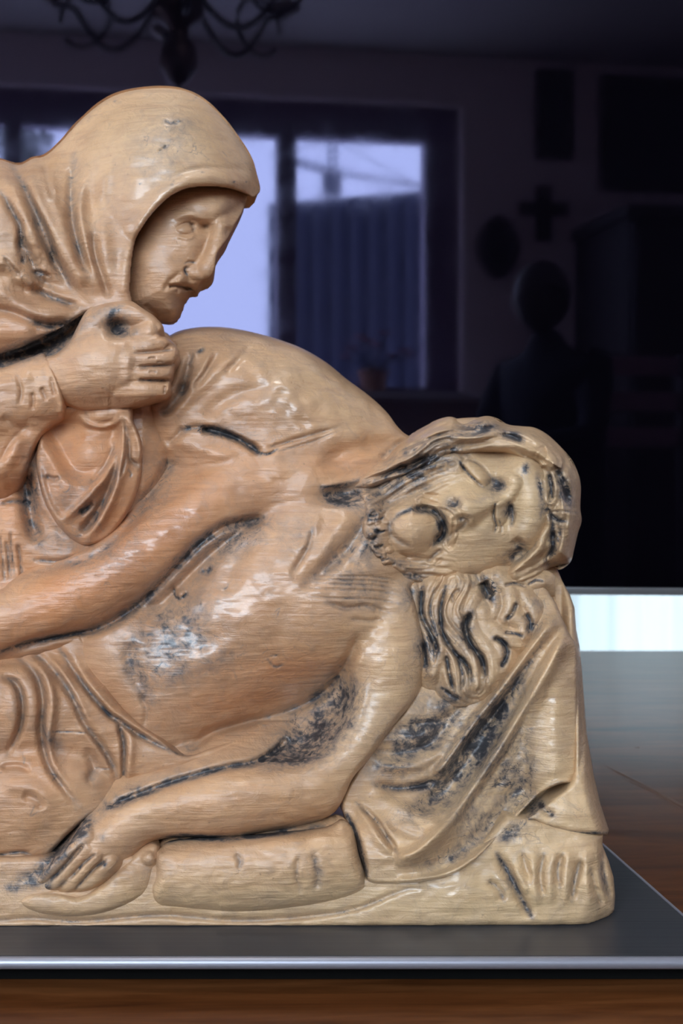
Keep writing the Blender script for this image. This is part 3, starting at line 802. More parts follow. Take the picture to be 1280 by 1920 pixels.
# raw warm wood
wb(560, 1255, 130, 32, -4, .6); wb(480, 1310, 110, 25, -6, .5); wb(140, 1110, 190, 60, -28, .55); wb(280, 1010, 120, 50, -40, .35)
wb(130, 860, 90, 110, 0, .45); wb(20, 930, 60, 120, 0, .45); wb(690, 850, 80, 35, -20, .45); wb(640, 860, 60, 40, 0, .3)
wb(30, 620, 60, 50, 0, .25); wb(210, 960, 70, 60, 0, .35); wb(450, 1500, 230, 40, -5, .25); wb(60, 1480, 90, 90, 0, .2)
wb(400, 900, 150, 90, 0, .2); wb(330, 1100, 420, 420, 0, .12)
# grey patina clouds, plus shade painted dark into hollows and gaps
sb(330, 1160, 120, 70, -30, .42); sb(380, 1220, 100, 60, 20, .38); sb(300, 1250, 60, 60, 0, .38); sb(420, 1020, 90, 35, -25, .35)
sb(460, 1000, 70, 30, -20, .35); sb(560, 1010, 60, 40, -40, .3); sb(590, 1370, 85, 60, -30, .8); sb(640, 1300, 50, 50, -40, .6); sb(545, 1420, 60, 22, -10, .7)
sb(660, 1050, 60, 50, -50, .35); sb(690, 1110, 60, 35, 0, .35); sb(330, 700, 60, 40, 0, .1)
sb(140, 930, 60, 50, 0, .38); sb(120, 1020, 60, 40, 20, .42); sb(230, 1030, 70, 40, -35, .35); sb(300, 930, 60, 35, -50, .3); sb(60, 900, 26, 70, 0, .5)
sb(330, 260, 70, 60, 0, .2); sb(300, 330, 50, 40, 0, .2); sb(340, 230, 25, 18, 0, .2); sb(150, 350, 18, 60, -8, .25)
sb(215, 600, 45, 30, -20, .45); sb(130, 610, 60, 18, -30, .5); sb(40, 660, 70, 20, -18, .85); sb(100, 640, 45, 22, -30, .85)
sb(840, 840, 110, 36, -18, .4); sb(1040, 950, 40, 90, 0, .28); sb(760, 900, 90, 30, -25, .3); sb(870, 1180, 90, 90, 0, .22); sb(840, 1400, 130, 110, -40, .25); sb(900, 800, 30, 12, 0, .55); sb(960, 815, 24, 12, 10, .55); sb(740, 900, 80, 35, -25, .42); sb(800, 880, 60, 20, -25, .4)
sb(650, 930, 45, 20, -10, .85); sb(700, 960, 28, 22, 0, .4); sb(930, 912, 20, 16, 30, .85); sb(850, 945, 17, 15, 0, .7); sb(952, 958, 12, 18, 10, .7)
sb(905, 935, 26, 12, -20, .35); sb(985, 880, 8, 14, 20, .8); sb(1060, 925, 12, 26, 15, .6); sb(1012, 915, 6, 28, -8, .75); sb(1020, 955, 10, 14, 0, .7)
sb(825, 985, 10, 30, 10, .75); sb(800, 957, 26, 7, 5, .6); sb(690, 1020, 24, 30, 20, .5); sb(960, 1035, 30, 16, -40, .4)
sb(900, 1085, 45, 14, -3, .55); sb(920, 1112, 16, 20, 0, 1.0); sb(770, 1110, 24, 40, 20, .5); sb(800, 1200, 26, 46, 15, .7); sb(870, 1180, 16, 30, 0, .55)
sb(1005, 1135, 20, 16, 20, .5); sb(995, 1170, 14, 14, 0, .65); sb(945, 1215, 8, 22, 0, .7); sb(1010, 1180, 40, 14, -45, .25); sb(830, 1330, 70, 50, -30, .42)
sb(780, 1370, 60, 30, -10, .42); sb(900, 1390, 60, 36, -55, .55); sb(960, 1300, 60, 22, -55, .5); sb(730, 1440, 50, 24, 0, .6); sb(790, 1475, 40, 8, -5, .7); sb(950, 1450, 60, 50, -50, .5)
sb(880, 1540, 50, 40, -40, .45); sb(960, 1560, 30, 16, -30, .85); sb(1000, 1515, 16, 22, 0, .8); sb(760, 1390, 50, 20, 0, .4); sb(850, 1440, 40, 26, -50, .45); sb(990, 1380, 24, 60, 20, .25)
sb(150, 1560, 52, 16, -48, .85); sb(95, 1615, 44, 18, -45, .85); sb(55, 1650, 30, 18, 0, .75); sb(230, 1500, 50, 14, -25, .5); sb(275, 1635, 22, 36, 20, .35)
sb(20, 1665, 20, 10, 0, .6); sb(180, 1460, 20, 40, 0, .25); sb(110, 1390, 14, 60, -10, .3); sb(30, 1310, 10, 50, 0, .3); sb(280, 1400, 50, 26, 30, .2)
sb(330, 1450, 120, 14, -18, .3); sb(250, 1490, 40, 16, -20, .4)
sb(355, 1400, 22, 12, 0, .5); sb(1075, 1655, 12, 40, 8, .25); sb(1010, 1600, 12, 20, 0, .2); sb(1130, 1650, 7, 36, -10, .5); sb(950, 1660, 16, 24, -20, .3)
sb(600, 1640, 10, 30, 0, .3); sb(450, 1612, 8, 14, 0, .35); sb(420, 810, 60, 16, 8, .4); sb(300, 870, 50, 16, 0, .3); sb(215, 690, 40, 30, 0, .12)
for q in range(14):      # small scattered marks
    x, y = random.uniform(20, 760), random.uniform(980, 1560); PAINT.append(('s', [(x, y), (x + random.uniform(-14, 14), y + random.uniform(-14, 14)), (x + random.uniform(-20, 20), y + random.uniform(-20, 20))], random.uniform(1.2, 2.6), random.uniform(.3, .6)))

root = empty('carved_sculpture', (0, 0, .018))
tag(root, 'carved wooden group of a hooded woman bending over a reclining bearded man', 'sculpture')
def place(o, parent=root):
    o.parent = parent; return o
inv = Matrix.Translation((0, 0, -.018))
def done(c, name, parent, **k):
    o = c.build(name, parent, **k)
    o.data.transform(inv)
    return o

# ---- base block
b = Carve([(-360, 1612), (300, 1600), (640, 1645), (790, 1632), (890, 1590), (950, 1528), (1000, 1534), (1130, 1566), (1129, 1585), (1140, 1612), (1150, 1645), (1153, 1680), (1151, 1706), (1138, 1727), (1112, 1737),
           (1000, 1740), (700, 1743), (300, 1746), (-340, 1748), (-364, 1725), (-368, 1660)], 3, 60, 372, sharp=True)
b.H += np.clip((b.V - 1600) / 100, -1, 1) * 10
b.H -= 16 * np.clip((1660 - b.V) / 90, 0, 1) * np.clip((b.U - 700) / 100, 0, 1)
b.blob(840, 1680, 120, 40, -5, 10); b.blob(1050, 1640, 90, 70, 0, 8)
for pts, wd, h in (([(930, 1598), (955, 1640), (980, 1690), (998, 1722)], 9, 17), ([(915, 1650), (935, 1668), (945, 1690)], 7, 9), ([(1020, 1600), (1012, 1640), (1018, 1680)], 6, 10),
                   ([(1055, 1600), (1045, 1630), (1050, 1665)], 7, 10), ([(1088, 1610), (1078, 1650), (1072, 1690)], 6, 13), ([(1105, 1625), (1118, 1670), (1130, 1700)], 6, 12),
                   ([(1128, 1590), (1132, 1640), (1146, 1690)], 6, 12), ([(980, 1600), (985, 1625), (1000, 1650)], 6, 8)):
    b.cut(pts, wd, h, .75 if h > 14 else random.uniform(.25, .5), wd * .6)
for pts in ([(1000, 1590), (1000, 1650), (1010, 1700)], [(1040, 1590), (1030, 1650), (1035, 1700)], [(1068, 1590), (1060, 1650), (1060, 1700)], [(1100, 1590), (1100, 1650), (1105, 1710)], [(960, 1620), (990, 1680)]):
    b.ridge(pts, 9, 8)
b.cut([(-340, 1722), (-40, 1727), (60, 1722), (150, 1728), (300, 1716), (450, 1726), (600, 1716), (680, 1700), (760, 1668), (830, 1660)], 5, 9, .35)
b.cut([(100, 1742), (300, 1738), (500, 1741)], 2, 2, .2)
b.chisel(1.1); b.edge(16, 26)
d, _, _ = line_dist(b.U, b.V, np.array([(1153, 1560), (1153, 1690), (1135, 1737)])); b.H -= 40 * np.exp(-(d / 26) ** 2)
base_o = done(b, 'base_block', root, back=560, rb=14)

# ---- rock pillar at the right, behind the cloth
r = Carve([(960, 1060), (1042, 1062), (1054, 1090), (1068, 1115), (1077, 1140), (1080, 1180), (1086, 1210), (1091, 1260), (1099, 1370), (1112, 1450), (1126, 1510), (1141, 1556), (1138, 1567),
           (1080, 1567), (1035, 1556), (1000, 1538), (950, 1545), (800, 1480), (740, 1400), (760, 1300), (800, 1150)], 3, 40, 300, sharp=True)
r.H = 225 + 130 * np.clip((r.V - 1080) / 480, 0, 1) ** .9 - 90 * np.clip((1082 - r.U) / 30, 0, 1) * np.clip((1470 + (r.U - 1080) * -.75 - r.V) / 30, 0, 1)
r.sil([(1042, 1062), (1054, 1090), (1068, 1115), (1077, 1140), (1080, 1180), (1091, 1260), (1112, 1450), (1141, 1556)], 26, 150)
r.cut([(1084, 1215), (1086, 1300), (1090, 1400), (1084, 1460)], 5, 10, .25)
r.cut([(1120, 1470), (1130, 1520), (1141, 1562)], 3, 5, .2)
r.cut([(985, 1535), (1030, 1552), (1080, 1562), (1138, 1562)], 4, 7, .8, 3.5)
r.cut([(1012, 1500), (1022, 1520), (1040, 1530)], 6, 10, .6); r.blob(1080, 1520, 40, 30, 0, 10)
r.chisel(1.0); r.edge(8, 14)
pil = done(r, 'rock_support', base_o, back=300, rb=50)

# ---- roll under the forearm and the lobe under the hand
q = Carve([(288, 1600), (300, 1588), (330, 1574), (450, 1566), (600, 1552), (640, 1536), (662, 1556), (672, 1600), (688, 1650), (692, 1668), (665, 1690), (600, 1706), (520, 1716), (440, 1719), (340, 1711), (300, 1706), (286, 1690), (284, 1664), (292, 1640)], 2.5, 330, 372)
q.limb([(300, 1650, 362, 58), (450, 1645, 365, 70), (600, 1628, 362, 70), (690, 1620, 350, 60)], 10, .8)
q.edge(22, 44); q.own.append(('s', [(310, 1580), (345, 1570), (420, 1573), (520, 1562), (610, 1546)], 6, .9)); q.cut([(560, 1600), (556, 1640), (566, 1680)], 5, 4, .25); q.cut([(585, 1595), (596, 1640), (590, 1670)], 7, 6, .3); q.cut([(440, 1600), (450, 1615), (446, 1630)], 5, 5, .35)  # first dark line paints the shadowed gap below the forearm
q.chisel(1.2); done(q, 'rolled_cloth', base_o, back=60, rb=40)
q = Carve([(30, 1690), (55, 1672), (100, 1668), (150, 1678), (195, 1650), (240, 1606), (275, 1582), (298, 1584), (300, 1610), (292, 1640), (284, 1672), (262, 1690), (200, 1714), (140, 1722), (90, 1720), (50, 1708)], 2.5, 330, 372)
q.limb([(60, 1695, 372, 26), (150, 1698, 376, 30), (230, 1665, 366, 40), (275, 1620, 350, 34)], 10, .8)
q.edge(14, 36); q.dome(279, 1611, 12, 12, 0, 378, 14, 4); q.chisel(1.); q.own.append(('s', [(36, 1668), (30, 1690), (48, 1708)], 6, .7))
done(q, 'rounded_stone', base_o, back=60, rb=30)

# ---- woman: robe underneath
r = Carve([(-150, 420), (-40, 400), (180, 560), (330, 640), (340, 760), (330, 860), (330, 960), (240, 1060), (100, 1110), (-40, 1160), (-200, 1220), (-300, 1180), (-290, 900), (-230, 600)], 3, -60, 205)
r.H += np.clip((r.V - 650) / 400, 0, 1) * 45
r.limb([(-150, 560, 60, 120), (-190, 800, 90, 120), (-200, 1080, 120, 110)], 40)
r.sil([(-40, 400), (-150, 420), (-230, 600), (-290, 900), (-300, 1180)], 90, 0)
r.cut([(-40, 668), (20, 664), (80, 640), (130, 612), (170, 585)], 20, 34, .9, 22)
for k in range(9):
    x = -20 + k * 17; r.ridge([(x, 680 - k * 7), (x + 14, 660 - k * 7), (x + 40, 640 - k * 8)], 3, 7)
r.ridge([(70, 865), (74, 920), (95, 965), (140, 1015)], 10, 14); r.cut([(40, 880), (50, 920), (60, 980), (75, 1020)], 14, 30, .45)
r.blob(115, 1040, 60, 45, 20, 26); r.blob(20, 1000, 40, 50, 0, 22)
for x, q_, y_ in ((0, 2.5, 1000), (11, 4, 1012), (19, 2.4, 996), (33, 3.4, 1020)):
    r.cut([(x, y_), (x + 4, 1040), (x + 9, 1092)], q_, 9, .45)
r.cut([(0, 945), (30, 940), (58, 945)], 4, 8, .5); r.cut([(60, 1050), (110, 1052), (160, 1040)], 4, 8, .5); r.cut([(200, 1010), (212, 1022), (222, 1034)], 2.5, 5, .7)
r.cut([(28, 1095), (60, 1078), (110, 1072)], 5, 10, .5)
r.blob(290, 870, 30, 50, 20, 18); r.cut([(250, 960), (300, 900), (330, 850)], 10, 14, .3)
r.H -= 1.1 * np.clip(r.U - 268, 0, 80)
r.chisel(1.4)
robe = done(r, 'woman_figure', root, back=420, rb=60)
robe['label'] = 'hooded woman bending forward with a clenched hand'

# ---- woman: face
f = Carve([(300, 345), (350, 330), (420, 335), (466, 352), (464, 366), (461, 380), (456, 393), (450, 405), (440, 422), (430, 441), (424, 452), (412, 467), (406, 479), (404.5, 492), (403.5, 502), (400, 512), (393, 520), (380, 526), (375, 532), (372, 538), (370.5, 544),
           (361, 547), (356, 553), (351, 562), (346, 571), (341, 586), (333, 599), (321, 605), (297, 603), (284, 594), (258, 574), (232, 560), (222, 500), (232, 430), (262, 372)], 1.5, 40, 60, sharp=False, n=4)
f.dome(338, 455, 128, 165, 12, 40, 165, 30)
f.dome(385, 385, 85, 60, 10, 60, 135, 30)           # forehead
f.limb([(318, 586, 112, 44), (300, 545, 122, 70)], 80)    # chin, jaw
f.dome(300, 485, 60, 70, 0, 120, 82, 30)            # cheek
f.sil([(466, 352), (461, 380), (450, 405), (440, 422), (430, 441), (424, 452), (412, 467), (406, 479), (404, 500), (393, 520), (380, 526), (371, 544), (361, 547), (351, 562), (341, 586), (333, 599), (321, 605), (297, 603)], 46, 70)
f.zb = 66
f.limb([(412, 424, 172, 15), (407, 450, 182, 15), (400, 478, 186, 16), (388, 501, 186, 20)], 16)   # nose ridge
f.limb([(364, 508, 182, 15), (378, 512, 182, 13)], 8)  # wing of the nose
f.blob(376, 462, 14, 34, 8, -5)
f.blob(368, 424, 30, 17, 5, -20); f.blob(386, 428, 11, 12, 0, -15)       # eye hollow
f.blob(428, 436, 9, 10, 0, -12)
f.bump(349, 429, 19, 10, -4, 9)           # eyeball under the lid
f.cut([(330, 430), (342, 421), (355, 419), (365, 428)], 3, 5, .18); f.cut([(334, 438), (348, 441), (362, 436)], 4, 2, .05); f.cut([(357, 418), (363, 428), (360, 434)], 3.6, 7, .3)
f.ridge([(325, 412), (350, 402), (372, 408), (390, 420)], 7, 7); f.blob(384, 424, 7, 5, 0, -8); f.own.append(('s', [(376, 420), (392, 424)], 5, .35))
f.ridge([(330, 442), (350, 447), (366, 440)], 4, 3.5)
f.cut([(352, 500), (346, 506), (351, 516)], 3, 7, .75, 2.6); f.cut([(346, 494), (356, 491), (366, 493)], 2, 3, .5)
f.cut([(316, 537), (330, 536), (350, 540), (371, 545)], 3.4, 13, .42, 2.6, taper=.12); f.blob(318, 538, 7, 5, 0, -6)
f.ridge([(330, 527), (350, 529), (370, 536)], 7, 8); f.ridge([(332, 548), (348, 552), (360, 551)], 7, 10); f.cut([(334, 562), (348, 563)], 5, 7, 0)
f.blob(325, 584, 18, 15, 0, 9); f.ridge([(340, 510), (318, 528), (306, 548)], 5, -6)
f.ridge([(270, 570), (285, 585), (300, 597)], 5, -8); f.chisel(.7); f.edge(4, 6)
face = done(f, 'face', robe, back=60, rb=60); face['label'] = 'calm downcast face in three-quarter profile'

# ---- woman: hood and shoulder folds
h = Carve([(-225, 470), (-185, 395), (-125, 330), (-70, 298), (-40, 292), (0, 299), (35, 309), (62, 297), (84, 292), (112, 268), (152, 224), (200, 186), (250, 169), (310, 165), (352, 172), (388, 192), (422, 226), (452, 266), (472, 300), (481, 330), (487, 356), (483, 364), (474, 371), (455, 362),
           (430, 354), (400, 350), (365, 351), (338, 358), (312, 374), (290, 396), (270, 422), (256, 446), (249, 476), (245, 512), (244, 545), (248, 566), (240, 580), (205, 588), (180, 585), (160, 588), (120, 612), (80, 632), (40, 652), (0, 664), (-60, 676), (-140, 700), (-220, 690), (-250, 600)], 2, 56, 120)
h.dome(310, 350, 190, 195, 0, 50, 205, 30)
h.limb([(285, 380, 150, 90), (240, 470, 165, 75), (215, 570, 190, 60)], 30)
h.limb([(-150, 560, 90, 120), (-40, 470, 120, 160), (80, 450, 130, 130), (160, 480, 150, 100)], 40)
h.limb([(-170, 620, 150, 70), (-40, 600, 190, 70), (80, 600, 195, 60), (170, 580, 200, 40)], 30)
h.sil([(-250, 600), (-225, 470), (-185, 395), (-125, 330), (-70, 298), (-40, 292), (0, 299), (35, 309), (62, 297), (84, 292), (112, 268), (152, 224), (200, 186), (250, 169), (310, 165), (352, 172), (388, 192), (422, 226), (452, 266), (472, 300), (481, 330), (487, 356)], 75, 60)
h.ridge([(482, 352), (440, 340), (400, 334), (355, 338), (318, 356), (290, 384), (266, 418), (246, 452)], 17, 13, taper=.1)
h.cut([(470, 322), (440, 318), (400, 315), (350, 322), (310, 340)], 6, 4, .12)
h.ridge([(246, 452), (236, 500), (232, 560)], 12, 8)
# folds gathering to the throat
fold = lambda p, wd, hh, w2=None, s_=.3: (h.ridge(p, wd, hh, w2=w2))
fold([(30, 300), (60, 350), (90, 420), (120, 480), (150, 530), (175, 570)], 11, 24, 18)
h.cut([(18, 300), (45, 350), (60, 385), (88, 440), (110, 500), (140, 548)], 9, 26, .45, 8)
fold([(-10, 310), (20, 350), (45, 400), (60, 440), (75, 500)], 12, 16)
h.cut([(2, 360), (22, 395), (38, 425), (38, 460), (44, 490)], 7, 18, .5, 6)
fold([(84, 300), (95, 350), (110, 400), (135, 470), (160, 520), (190, 560)], 13, 14, 10)
h.cut([(82, 300), (90, 340), (102, 375)], 6, 9, .15)
h.cut([(140, 290), (132, 350), (135, 410), (145, 460), (155, 495), (167, 518)], 9, 18, .38, 8)
fold([(170, 300), (155, 350), (152, 400), (160, 450), (180, 520), (200, 565)], 10, 14)
h.cut([(172, 430), (178, 480), (195, 530), (205, 560)], 7, 14, .2)
fold([(205, 300), (192, 380), (195, 450), (212, 540)], 13, 7)
h.cut([(62, 405), (76, 440), (95, 480), (105, 505)], 6, 12, .4); h.cut([(40, 440), (55, 480), (75, 520), (100, 540)], 9, 18, .4, 7)
h.dome(75, 500, 26, 20, 30, 210, 26, 10); h.cut([(60, 510), (80, 512), (95, 520)], 4, 8, .4); h.blob(43, 488, 5, 6, 0, -12); h.own.append(('s', (43, 488, 4, 6, 0), .95))
fold([(-40, 510), (10, 490), (40, 515), (80, 545), (150, 578)], 14, 18); h.cut([(5, 480), (25, 505), (40, 518)], 5, 12, .25)
h.cut([(55, 535), (85, 553), (120, 566), (150, 576)], 9, 24, .45, 7)
fold([(-40, 540), (20, 560), (70, 590), (140, 585)], 18, 18); h.cut([(-40, 575), (20, 585), (60, 600), (100, 608), (140, 598)], 9, 18, .3, 6)
fold([(-40, 620), (20, 628), (70, 622)], 20, 10); h.cut([(60, 604), (100, 612), (130, 604)], 5, 9, .5)
h.rough(330, 260, 120, 70, 0, 3, 36, 22, 5); h.rough(60, 520, 80, 60, 40, 5, 30, 18, 6)
h.cut([(308, 225), (322, 231), (336, 228)], 3, 3, .45); h.cut([(295, 285), (305, 280), (315, 272)], 3, 3, .35); h.cut([(370, 180), (362, 188)], 2, 2, .4)
for x, y in ((325, 340), (322, 346), (380, 323), (461, 341), (438, 341), (262, 345), (215, 190)): h.own.append(('s', (x, y, 4, 2.2, -10), .6))
h.chisel(.8); h.edge(9, 16)
veil = done(h, 'veil', robe, back=170, rb=120); veil['label'] = 'smooth hooded veil falling in folds over the shoulder'

# ---- woman: cloth held below the hand
c = Carve([(92, 770), (140, 758), (236, 756), (248, 788), (259, 812), (266, 838), (265, 880), (262, 900), (252, 936), (232, 973), (203, 1008), (176, 1021), (147, 1019), (113, 991), (94, 962), (77, 920), (67, 866), (72, 830), (82, 800)], 2, 190, 272)
c.dome(170, 900, 100, 130, 0, 240, 60, 20)
c.area([(84, 800), (140, 775), (215, 780), (222, 830), (200, 880), (165, 900), (130, 890), (105, 850)], -48, 18)
c.blob(190, 785, 46, 18, 0, 40); c.ridge([(145, 775), (165, 795), (195, 801), (220, 790), (228, 772)], 5, 12)
c.blob(170, 845, 44, 36, 0, 24); c.ridge([(150, 818), (180, 815), (215, 812)], 8, 6)
c.ridge([(232, 770), (231, 830), (224, 880), (205, 935), (180, 985), (152, 1014)], 7, 26, 11)
c.cut([(222, 850), (212, 900), (190, 950), (165, 985), (150, 1000)], 9, 22, .35)
c.ridge([(222, 838), (205, 878), (170, 925), (140, 956), (110, 980)], 7, 20, 9)
c.cut([(215, 830), (198, 872), (165, 912)], 5, 10, .3); c.cut([(175, 940), (160, 955), (148, 962)], 6, 14, .6)
c.ridge([(70, 866), (82, 920), (100, 960), (150, 1016)], 8, 14); c.blob(115, 915, 26, 30, 0, 10)
c.cut([(84, 892), (100, 898), (112, 895)], 4, 8, .4)
c.ridge([(240, 775), (252, 800), (262, 838), (262, 870)], 8, 14); c.cut([(240, 800), (242, 840), (244, 862), (262, 875)], 4, 14, .3); c.cut([(234, 780), (236, 850), (225, 900)], 3, 10, .25)
c.cut([(240, 880), (246, 888), (243, 896)], 2, 3, .5)
c.chisel(.9); c.edge(9, 18)
done(c, 'held_cloth', robe, back=60, rb=40)

# ---- woman: sleeve
s = Carve([(-150, 690), (-90, 690), (-40, 688), (0, 690), (30, 680), (62, 668), (82, 662), (94, 682), (107, 712), (119, 745), (123, 765), (117, 786), (96, 800), (80, 816), (62, 850), (48, 892), (34, 922), (0, 950), (-60, 972), (-130, 960), (-180, 900), (-185, 780)], 2, 150, 200)
s.limb([(-130, 800, 190, 90), (-50, 770, 235, 95), (40, 740, 250, 75), (105, 725, 265, 62)], 20); s.limb([(-120, 860, 200, 80), (-60, 855, 235, 80), (0, 850, 235, 70), (60, 800, 240, 50)], 20)
s.ridge([(88, 668), (100, 700), (114, 745), (116, 775)], 6, 9, taper=.05); s.cut([(118, 786), (90, 802), (70, 830)], 6, 0, 0)
for p in ([(78, 725), (82, 738), (88, 752)], [(95, 705), (100, 728), (104, 742)], [(60, 735), (62, 750), (60, 770)], [(30, 700), (40, 730), (36, 760)]): s.cut(p, 4, 6, .2)
s.ridge([(-20, 720), (30, 715), (60, 700)], 14, 7); s.cut([(0, 780), (30, 800), (60, 800)], 8, 8, .1); s.ridge([(-10, 900), (20, 860), (40, 810)], 14, 9); s.cut([(0, 870), (20, 830), (50, 800)], 6, 5, .1)
s.chisel(1.); s.edge(10, 26)
done(s, 'sleeve', robe, back=60, rb=50)

# ---- woman: clenched hand
h = Carve([(84, 672), (104, 664), (130, 640), (148, 606), (163, 582), (185, 572), (214, 566), (244, 564), (266, 577), (287, 591), (303, 607), (307, 619), (300, 628), (314, 634), (330, 648), (337, 664), (333, 680), (326, 690), (324, 704), (320, 716), (321, 736), (308, 748), (290, 752), (264, 760), (222, 769), (180, 772), (146, 769), (118, 758), (104, 740), (92, 710)], 1.5, 190, 250)
h.limb([(80, 715, 270, 48), (140, 695, 288, 62), (200, 680, 296, 68), (250, 690, 290, 60)], 20, .8)
h.limb([(150, 650, 280, 38), (180, 605, 290, 26), (215, 585, 295, 18), (260, 592, 300, 18), (283, 605, 300, 17)], 10)      # thumb side / index arch
h.limb([(250, 640, 300, 16), (280, 622, 312, 20), (296, 617, 306, 14)], 5)                 # thumb tip
h.blob(220, 618, 17, 15, 0, -50); h.own.append(('s', (220, 618, 16, 13, 0), .95)); h.own.append(('s', (245, 625, 18, 10, -10), .5)); h.own.append(('s', [(205, 600), (212, 585), (230, 575)], 6, .55))
for pts in ([(240, 652, 312, 17), (275, 647, 326, 15), (312, 640, 318, 13), (322, 650, 300, 10)], [(240, 676, 318, 17), (280, 674, 332, 16), (322, 670, 322, 14), (330, 672, 306, 11)],
            [(238, 702, 318, 17), (280, 698, 332, 15), (318, 697, 318, 12)], [(225, 730, 312, 18), (270, 730, 326, 17), (312, 730, 312, 14)]):
    h.limb(pts, 5)
h.cut([(250, 662), (290, 660), (330, 655)], 3, 9, .4, 2.5); h.cut([(258, 688), (290, 686), (328, 684)], 3, 9, .4, 2.5); h.cut([(258, 712), (290, 713), (322, 714)], 3.4, 11, .55, 3)
for x, y in ((285, 672), (286, 698), (300, 680), (270, 692), (318, 681)): h.cut([(x - 8, y), (x, y - 1), (x + 8, y)], 2, 3, .35, 1.5)
h.ridge([(312, 740), (316, 720), (320, 706)], 4, 8); h.cut([(308, 740), (310, 722)], 2.5, 6, .25)
h.ridge([(246, 655), (240, 690), (236, 725)], 10, 7); h.blob(150, 700, 40, 40, 0, 4); h.cut([(92, 690), (100, 706), (106, 716)], 2, 4, .5)
h.chisel(.8); h.edge(9, 34)
hand = done(h, 'hand', robe, back=40, rb=30); hand['label'] = 'clenched hand gripping the cloth'

# ---- man: torso, neck, arms and hands in one piece
b = Carve([(292, 652), (325, 625), (360, 615), (400, 612.5), (440, 616), (490, 627), (530, 639), (570, 655), (612, 680), (650, 711), (692, 742), (725, 773), (747, 802), (772, 820), (850, 850), (880, 960), (850, 1060), (790, 1090), (770, 1100), (778, 1130), (788, 1165), (797, 1205),
           (798, 1250), (790, 1288), (770, 1321), (745, 1352), (716, 1390), (690, 1425), (662, 1458), (646, 1492), (630, 1520), (604, 1536), (560, 1549), (500, 1560), (430, 1571), (350, 1570), (310, 1572), (282, 1580), (262, 1597), (242, 1622), (216, 1646), (192, 1662), (165, 1672), (140, 1677), (100, 1676), (78, 1668), (64, 1652), (90, 1620),
           (135, 1568), (150, 1520), (60, 1480), (-60, 1440), (-190, 1330), (-235, 1250), (-225, 1170), (-160, 1140), (-40, 1112), (0, 1106), (22, 1088), (62, 1062), (130, 1040), (190, 1010), (240, 950), (262, 880), (275, 800), (280, 710)], 2, -60, 150, n=5)
b.H += 35 * np.clip((b.V - 1200) / 200, 0, 1)
b.dome(520, 790, 330, 185, 28, 70, 165, 40)                   # far shoulder under the shroud
b.limb([(330, 760, 150, 70), (420, 860, 150, 90), (560, 930, 150, 110)], 40)
b.sil([(292, 652), (325, 625), (360, 615), (400, 612), (440, 616), (490, 627), (530, 639), (570, 655), (612, 680), (650, 711), (692, 742), (725, 773), (747, 802), (772, 820)], 95, 40)
b.limb([(650, 1040, 150, 150), (530, 1120, 160, 170), (400, 1220, 165, 150), (290, 1320, 170, 120)], 45)      # rib cage
b.dome(270, 1250, 170, 120, 35, 190, 118, 40)
b.dome(620, 1150, 130, 110, -30, 220, 110, 50)                # breast muscle
b.limb([(790, 990, 110, 90), (700, 1010, 125, 92), (620, 1030, 160, 100)], 30)      # neck
b.limb([(690, 860, 110, 70), (620, 900, 150, 60), (560, 930, 170, 60)], 30)
b.limb([(500, 900, 175, 80), (430, 935, 205, 72), (340, 990, 245, 62), (230, 1066, 275, 60), (110, 1130, 290, 56), (-60, 1186, 300, 52), (-140, 1212, 300, 44), (-195, 1240, 296, 34)], 14)   # far arm
b.limb([(740, 1150, 225, 70), (728, 1220, 245, 74), (722, 1295, 262, 62), (690, 1365, 285, 52), (640, 1435, 305, 52), (592, 1480, 318, 56)], 16)         # near upper arm
b.limb([(596, 1482, 318, 54), (520, 1496, 332, 57), (420, 1510, 344, 58), (330, 1522, 350, 48), (250, 1542, 360, 38), (205, 1575, 366, 34)], 12)       # forearm
b.limb([(240, 1560, 366, 34), (190, 1590, 374, 34), (165, 1600, 376, 28)], 12, .8)                     # back of the hand
for p in ([(165, 1572, 386, 14), (120, 1610, 392, 14), (92, 1634, 386, 12), (76, 1647, 376, 10)], [(162, 1594, 390, 14), (128, 1630, 394, 12), (105, 1655, 386, 11), (92, 1664, 376, 9)],
          [(180, 1604, 392, 14), (150, 1640, 394, 13), (128, 1662, 386, 11), (116, 1670, 376, 9)], [(205, 1616, 388, 14), (180, 1645, 390, 13), (155, 1664, 384, 12), (140, 1671, 374, 9)]):
    b.limb(p, 4)
b.cut([(158, 1582), (140, 1602), (112, 1634), (90, 1655)], 3.6, 9, .55, 4.5); b.cut([(180, 1600), (158, 1618), (130, 1650)], 3, 8, .5, 3.5); b.cut([(200, 1612), (175, 1630), (140, 1668)], 3, 8, .5, 3)
b.own += [('s', (196, 1622, 6, 6, 0), .85), ('s', (190, 1572, 12, 9, 0), .4), ('s', (150, 1592, 16, 6, -45), .5), ('s', (84, 1664, 14, 8, 0), .8), ('s', (118, 1656, 14, 5, -40), .55)]
# dividing lines
b.cut([(498, 974), (460, 978), (415, 990), (375, 1018), (335, 1058), (290, 1104), (235, 1150), (185, 1178), (100, 1196), (0, 1226)], 9, 20, .5, 10, taper=.08)
b.cut([(185, 1178), (130, 1190), (60, 1202), (0, 1222)], 4, 8, .75, 4)
b.cut([(330, 860), (290, 920), (240, 985), (180, 1042), (100, 1062), (30, 1090)], 10, 14, .25, 8)
b.cut([(375, 806), (405, 808), (440, 820), (472, 838), (486, 852)], 7, 26, .95, 6.5, taper=.15); b.ridge([(395, 802), (440, 812), (480, 832)], 5, 5)
b.cut([(340, 806), (370, 802), (395, 806)], 6, 7, .6); b.cut([(480, 846), (500, 852), (520, 842)], 3, 6, .8, 2.5); b.cut([(498, 842), (560, 822), (640, 800)], 4, 6, .35, 3)
b.cut([(520, 846), (580, 830), (640, 806)], 2.5, 3, .3)
